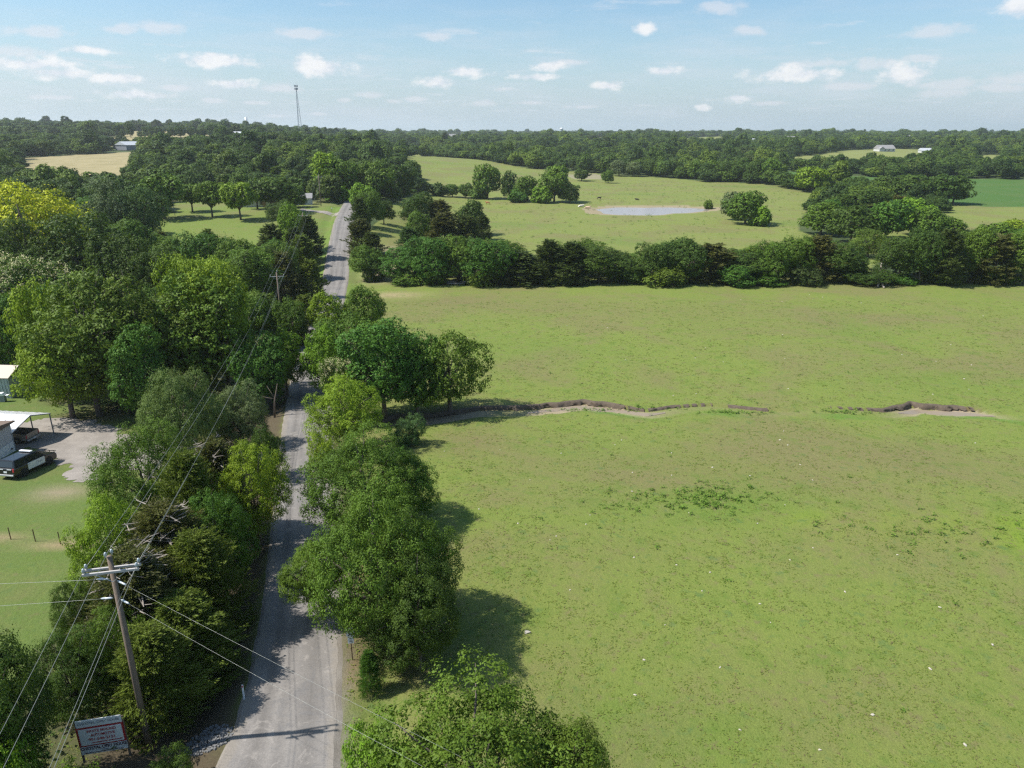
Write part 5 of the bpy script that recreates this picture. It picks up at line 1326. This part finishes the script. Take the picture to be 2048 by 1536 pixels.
# --- metal shed and grill at the left edge
sc_ = G(25, 797); sh = height_for(sc_, 16, 756); sd_ = thing('metal_shed', sc_, R(-4), 'ribbed blue-grey metal shed with tan roof at the left edge', 'shed')
MB().box((-3.0, 2.0, sh / 2 - .1), (6, 4, sh + .2)).build('wall', M_TIN, sd_)
for i in range(14): MB().box((-.2 - i * .42, -.02, sh / 2 + .02), (.09, .05, sh - .15)).build('wall_rib', M_TIN, sd_)
for i in range(9): MB().box((.02, .25 + i * .44, sh / 2 + .02), (.05, .09, sh - .15)).build('wall_rib', M_TIN, sd_)
for s, y0, y1 in ((0, -.25, 2.0), (1, 4.25, 2.0)):
    MB().raw([(.25, y0, sh - .02), (-6.25, y0, sh - .02), (-6.25, y1, sh + 1.0), (.25, y1, sh + 1.0), (.25, y0, sh + .06), (-6.25, y0, sh + .06), (-6.25, y1, sh + 1.08), (.25, y1, sh + 1.08)],
             [(3, 2, 1, 0), (4, 5, 6, 7), (0, 1, 5, 4), (1, 2, 6, 5), (2, 3, 7, 6), (3, 0, 4, 7)]).build('roof_panel', M_TAN, sd_)
gp = G(6, 803); gr_ = thing('grill', gp, R(10), 'covered outdoor grill with a pale lid in front of the shed', 'grill')
MB().box((0, 0, .42), (.75, .55, .78)).build('cabinet', M_ANT, gr_, bevel=.02); MB().prism([(-.42, .82), (.42, .82), (.42, .95), (.25, 1.18), (-.25, 1.18), (-.42, .95)], -.30, .30).build('lid', M_WHITE, gr_, bevel=.03)
MB().box((.62, 0, .84), (.38, .5, .04)).build('side_shelf', M_WHITE, gr_)

# --- cattle
def cow(loc, rz, label, mtl, s=1.0, lying=False):
    me = bpy.data.meshes.new('body'); h = .45 if lying else 1.0
    v = [(-.8, 0, h), (-.3, 0, h - .03), (.3, 0, h - .02), (.75, 0, h + .05), (1.1, 0, h + .25), (1.5, 0, h + .22), (-.95, 0, h - .25), (-1.0, 0, h - .6)]
    e = [(0, 1), (1, 2), (2, 3), (3, 4), (4, 5), (0, 6), (6, 7)]; r = [.30, .38, .38, .32, .17, .11, .03, .04]
    for sy in (-1, 1):
        for (b, x) in ((0, -.85), (3, .7)):
            k = len(v)
            if lying: v += [(x + .15, sy * .30, .22), (x + .45, sy * .34, .10)]; r += [.10, .06]; e += [(b, k), (k, k + 1)]
            else: v += [(x, sy * .22, h - .38), (x - (.06 if b == 0 else -.04), sy * .22, .38), (x, sy * .22, .04)]; r += [.12, .065, .06]; e += [(b, k), (k, k + 1), (k + 1, k + 2)]
        k = len(v); v += [(1.15, sy * .18, h + .32)]; e += [(4, k)]; r += [.04]
    me.from_pydata(v, e, [])
    o = link(bpy.data.objects.new('cow', me)); m = o.modifiers.new('skin', 'SKIN'); m.use_smooth_shade = True
    for q, rr in zip(me.skin_vertices[0].data, r): q.radius = (rr, rr)
    me.skin_vertices[0].data[0].use_root = True; o.modifiers.new('sub', 'SUBSURF').levels = 1
    me.materials.append(mtl); o.location = loc; o.rotation_euler = (0, 0, rz); o.scale = (s, s, s)
    return tag(o, label, 'cow', 'cattle in the pasture')
for px, py, rz_, l_, m_, ly in ((1161, 414, .3, 'pale cream cow lying at the left end of the pond', M_COWW, 1), (1174, 417, -.2, 'tan cow lying at the pond edge beside the cream one', M_COWT, 1),
                              (976, 409, 2.9, 'red-brown cow grazing beside the cedar clump', M_COWR, 0), (1198, 399, .1, 'black cow standing beyond the pond', M_COWB, 0), (1275, 400, 3.0, 'dark cow lying far out beyond the pond', M_COWB, 1)):
    cow(G(px, py), rz_, l_, m_, 1.45 if px in (1161, 1174) else 1.1, bool(ly))

# --- logs, fallen trunks
def log(px0, py0, px1, py1, r, label, z1=0.1):
    a, b = G(px0, py0), G(px1, py1); o = MB().tube([a + Vector((0, 0, r)), (a + b) / 2 + Vector((0, .1, r + z1 / 2)), b + Vector((0, 0, r + z1))], [r, r * .85, r * .5], 7).build('log', M_DEAD, None, True); tag(o, label, 'log')
log(880, 566, 912, 567, .30, 'short grey log lying at the foot of the hedgerow, left')
log(895, 569, 930, 570, .22, 'thin grey log in front of the hedgerow, left of the forked one')
log(920, 567, 948, 571, .25, 'forked grey log at the foot of the hedgerow', .8)
log(1755, 575, 1762, 540, .26, 'pale broken trunk leaning up into the hedgerow gap', 5.0)
log(1768, 577, 1750, 560, .20, 'pale fallen limb below the hedgerow gap', 1.2)

# --- pale stones scattered over the near pasture
g3 = np.random.RandomState(12); st_me = []
for k in range(4):
    bm = bmesh.new(); bmesh.ops.create_icosphere(bm, subdivisions=1, radius=1)
    for v in bm.verts: v.co *= g3.uniform(.7, 1.25); v.co.z *= .42
    me = bpy.data.meshes.new('stone'); bm.to_mesh(me); bm.free(); me.materials.append(M_STONE); st_me.append(me)
spx = [(1055,1265,14),(1288,1320,7),(1440,1335,6),(1745,1430,9),(1860,1338,8),(1560,880,5),(1425,935,5),(1500,952,5),(1378,1026,5),(1515,1047,5),(1268,1115,5),(1353,1130,5),(1420,1145,6),(1580,1120,4),(1626,1096,4),(1520,1208,6),(1404,1182,4),(1690,1184,6),(1541,1245,4),(1270,1390,7),(1570,1010,4),(1930,1490,8),(1640,1500,7),(1480,1460,6),(1330,1250,4),(1140,1180,5),(1100,1080,4),(1795,1110,5),(1880,1215,6),(1985,1290,7),(1180,1030,4),(1060,960,4),(1000,900,3),(1230,890,3)]
for k in range(46):
    y = g3.uniform(588, 800) if k < 30 else g3.uniform(860, 1100); spx.append((g3.uniform(880, 2030), y, 2.6 + (y - 588) / 200))
BAND = ((700, 'between the hedgerow and mid field'), (805, 'just beyond the creek'), (1000, 'just below the creek'), (1200, 'in the middle of the near field'), (9999, 'low in the near field'))
spx.sort(); cnt_ = {}
for (px, py, w) in spx:
    p = G(px, py); o = bpy.data.objects.new('stone', st_me[g3.randint(4)]); COL.objects.link(o)
    r_ = w / 2 * (p - cam.location).length / FPX * .95; o.location = (p.x, p.y, p.z + r_ * .2); o.rotation_euler = (0, 0, g3.uniform(0, 6)); o.scale = (r_, r_ * g3.uniform(.5, .9), r_ * .8)
    bn = next(b for a, b in BAND if py < a); k_ = cnt_.get(bn, 0); cnt_[bn] = k_ + 1
    tag(o, f'small pale stone {bn}, {ORD[min(k_, 29)]} from the left', 'stone', 'pale stones scattered in the pasture')
pile = MB()
gp_ = G(418, 1480)
for k in range(420):
    a_, q = g3.uniform(0, 6.28), g3.uniform(0, 1) ** .6; x, y = gp_.x + math.cos(a_) * q * 1.3, gp_.y + math.sin(a_) * q * .9; r_ = g3.uniform(.03, .09)
    pile.box((x, y, H(x, y) + r_ * .5), (r_ * 2, r_ * 1.5, r_), g3.uniform(0, 3), .7)
tag(pile.build('gravel', plain('limestone_rubble', (.17, .17, .17), .9, var=.3)), 'pale rubble spilled beside the road at the ditch mouth', 'gravel', kind='stuff')

# --- distant houses, barn, towers
def house(px, py, w, d, hw_, rz, wm, rm, label, name='house', cat='house', wings=(), pitch=.35, nwin=3, both=False):
    p = G(px, py); t = thing(name, (p.x, p.y, p.z), rz, label, cat)
    def block(cx, cy_, w, d, hw_, ax=0):
        MB().box((cx, cy_, hw_ / 2), (w, d, hw_)).build('wall', wm, t)
        rh = (d if ax == 0 else w) * pitch; o_ = .5
        if ax == 0: V = [(cx - w/2 - o_, cy_ - d/2 - o_, hw_), (cx + w/2 + o_, cy_ - d/2 - o_, hw_), (cx + w/2 + o_, cy_ + d/2 + o_, hw_), (cx - w/2 - o_, cy_ + d/2 + o_, hw_), (cx - w/2 - o_, cy_, hw_ + rh), (cx + w/2 + o_, cy_, hw_ + rh)]; Fq = [(0, 3, 2, 1), (0, 1, 5, 4), (2, 3, 4, 5), (1, 2, 5), (3, 0, 4)]
        else: V = [(cx - w/2 - o_, cy_ - d/2 - o_, hw_), (cx + w/2 + o_, cy_ - d/2 - o_, hw_), (cx + w/2 + o_, cy_ + d/2 + o_, hw_), (cx - w/2 - o_, cy_ + d/2 + o_, hw_), (cx, cy_ - d/2 - o_, hw_ + rh), (cx, cy_ + d/2 + o_, hw_ + rh)]; Fq = [(0, 3, 2, 1), (0, 1, 4), (1, 2, 5, 4), (2, 3, 5), (3, 0, 4, 5)]
        MB().raw(V, Fq).build('roof', rm, t)
    block(0, 0, w, d, hw_)
    for q in wings: block(*q)
    for i in range(nwin):
        MB().box((-w / 2 + w * (i + .5) / nwin, -d / 2 - .03, hw_ * .55), (min(1.6, w / nwin * .4), .08, 1.3)).build('window', M_GLASS, t)
    MB().box((w * .05, -d / 2 - .04, 1.1), (1.1, .1, 2.2)).build('door', M_BRICK, t)
    return t
house(1768, 303, 22, 13, 3.6, R(8), M_FARW, M_ROOFG, 'white farmhouse with grey roof on the distant right hillside', wings=((-9, -5, 7, 8, 3.6, 1),), nwin=4)
house(1512, 287, 26, 12, 4, R(4), M_FARW, M_FARR, 'long white roofed building on the hillside right of centre', nwin=4)
house(1580, 290, 12, 12, 6.5, R(-8), M_FARW, M_ROOFG, 'tall white two-gabled house on the distant hillside', wings=((8, 0, 7, 10, 5.5, 1),), pitch=.6, nwin=2)
house(1815, 279, 38, 14, 4.5, R(2), M_BARN, M_ROOFG, 'long grey building near the right horizon', nwin=4, name='barn', cat='barn')
house(457, 276, 34, 12, 3.5, R(-3), M_FARW, M_FARR, 'long white building in the woods left of the white tower', nwin=4, name='barn', cat='barn')
house(262, 300, 20, 16, 4.6, R(62), M_BARN, M_FARR, 'grey metal barn with white roof behind the straw field', nwin=0, name='barn', cat='barn', wings=((9, 2, 12, 13, 3.8, 0),), pitch=.2)
house(905, 276, 20, 12, 4.5, R(5), M_BRICK, M_ROOFG, 'brown brick house on the far ridge above the back pasture', pitch=.55)
house(654, 266, 16, 11, 3.8, R(-5), M_FARW, M_FARR, 'white house near the horizon, right of the lattice tower')
house(716, 267, 20, 12, 4.2, R(5), M_BRICK, M_ROOFG, 'grey roofed house near the horizon above the road', pitch=.5)
house(1865, 306, 34, 9, 3.0, R(0), M_FARW, M_FARR, 'long low white building right of the distant farmhouse', nwin=5)
house(1492, 275, 14, 11, 5, R(0), M_BARN, M_ROOFG, 'grey house high on the ridge behind the long white building', pitch=.5)
house(606, 409, 7, 5, 2.6, R(10), M_OFFW, M_ROOFG, 'small grey roofed shed half hidden in trees by the road', name='shed', cat='shed', nwin=0)
house(530, 412, 15, 9, 2.8, R(6), M_OFFW, M_ROOFG, 'low house hidden behind the dark oak on the lawn', nwin=3)
# lattice mast
cxy = G(600, 262); dd = pix_dir(600, 262); t_ = 1500.0; bx, by_ = dd.x * t_, dd.y * t_; bz = H(bx, by_); th_ = CAM_H + pix_dir(591, 171).z * by_ / pix_dir(591, 171).y - bz
tw = thing('lattice_tower', (bx, by_, bz), 0, 'tall lattice communication tower on the left horizon', 'tower')
def leg_pt(k, f): 
    r_ = (4.2 * (1 - f) + .45); a_ = 2 * math.pi * k / 3 + .5; return Vector((math.cos(a_) * r_, math.sin(a_) * r_, f * th_ * .96))
for k in range(3): MB().tube([leg_pt(k, 0), leg_pt(k, 1)], [.42, .34], 6).build('leg', M_ANT, tw)
for i in range(16):
    for k in range(3):
        f0, f1 = i / 16, (i + 1) / 16; a_, b_ = (leg_pt(k, f0), leg_pt((k + 1) % 3, f1)) if i % 2 else (leg_pt((k + 1) % 3, f0), leg_pt(k, f1)); MB().tube([a_, b_], .09, 4).build('brace', M_ANT, tw)
for lv_, zz in ((0, th_ * .93), (1, th_ * .985)):
    MB().lathe((0, 0, zz), [(2.6, -.15), (2.6, .15)], 12).build('platform', M_ANT, tw)
    for k in range(9):
        a_ = 2 * math.pi * k / 9; MB().box((math.cos(a_) * 3.2, math.sin(a_) * 3.2, zz + .6), (.8, .9, 3.6), a_).build('antenna', M_ANT, tw)
t_ = 1750.0; dd = pix_dir(494, 256); sx_, sy_ = dd.x * t_, dd.y * t_; sz_ = H(sx_, sy_); sth = CAM_H + pix_dir(491, 234).z * sy_ / pix_dir(491, 234).y - sz_
sp2 = thing('standpipe_tower', (sx_, sy_, sz_), 0, 'plain white cylindrical water standpipe on the left horizon', 'water tower')
MB().lathe((0, 0, 0), [(2.9, 0), (2.8, sth * .98)], 20).build('tank', M_WHITE, sp2, True); MB().lathe((0, 0, sth * .98), [(2.85, 0), (1.2, .7), (.1, 1.0)], 20).build('roof', M_WHITE, sp2, True)
t_ = 2600.0; dd = pix_dir(1123, 262); wx, wy = dd.x * t_, dd.y * t_; wz = H(wx, wy); wth = CAM_H + pix_dir(1123, 256).z * wy / pix_dir(1123, 256).y - wz
wt = thing('water_tower', (wx, wy, wz), 0, 'tiny white water tower ball on the middle of the horizon', 'water tower')
MB().lathe((0, 0, 0), [(1.6, 0), (1.1, wth * .7)], 12).build('stem', M_WHITE, wt, True); MB().lathe((0, 0, wth - 6), [(1, -2), (5, 0), (6.5, 3), (5, 5.5), (1, 7)], 18).build('tank', M_WHITE, wt, True)
#@@OBJ_END@@
# ------------------------------------------------------------------ air
def haze():
    m = bpy.data.materials.new('haze'); m.use_nodes = True; t = NT(m.node_tree); t.n.remove(t.n['Principled BSDF'])
    v = t.node('ShaderNodeVolumePrincipled'); v.inputs['Color'].default_value = (.86, .93, 1, 1); v.inputs['Density'].default_value = 0.00009; v.inputs['Anisotropy'].default_value = .3
    t.l.new(v.outputs[0], t.n['Material Output'].inputs['Volume'])
    mb = MB(); x, y0, y1, z0, z1 = 9400, -400, 14400, float(GZH.min()) - 40, 160
    mb.box((0, (y0 + y1) / 2, (z0 + z1) / 2), (2 * x, y1 - y0, z1 - z0))
    tag(mb.build('haze', m), 'thin summer haze', kind='stuff')
#@@MORE@@
haze()
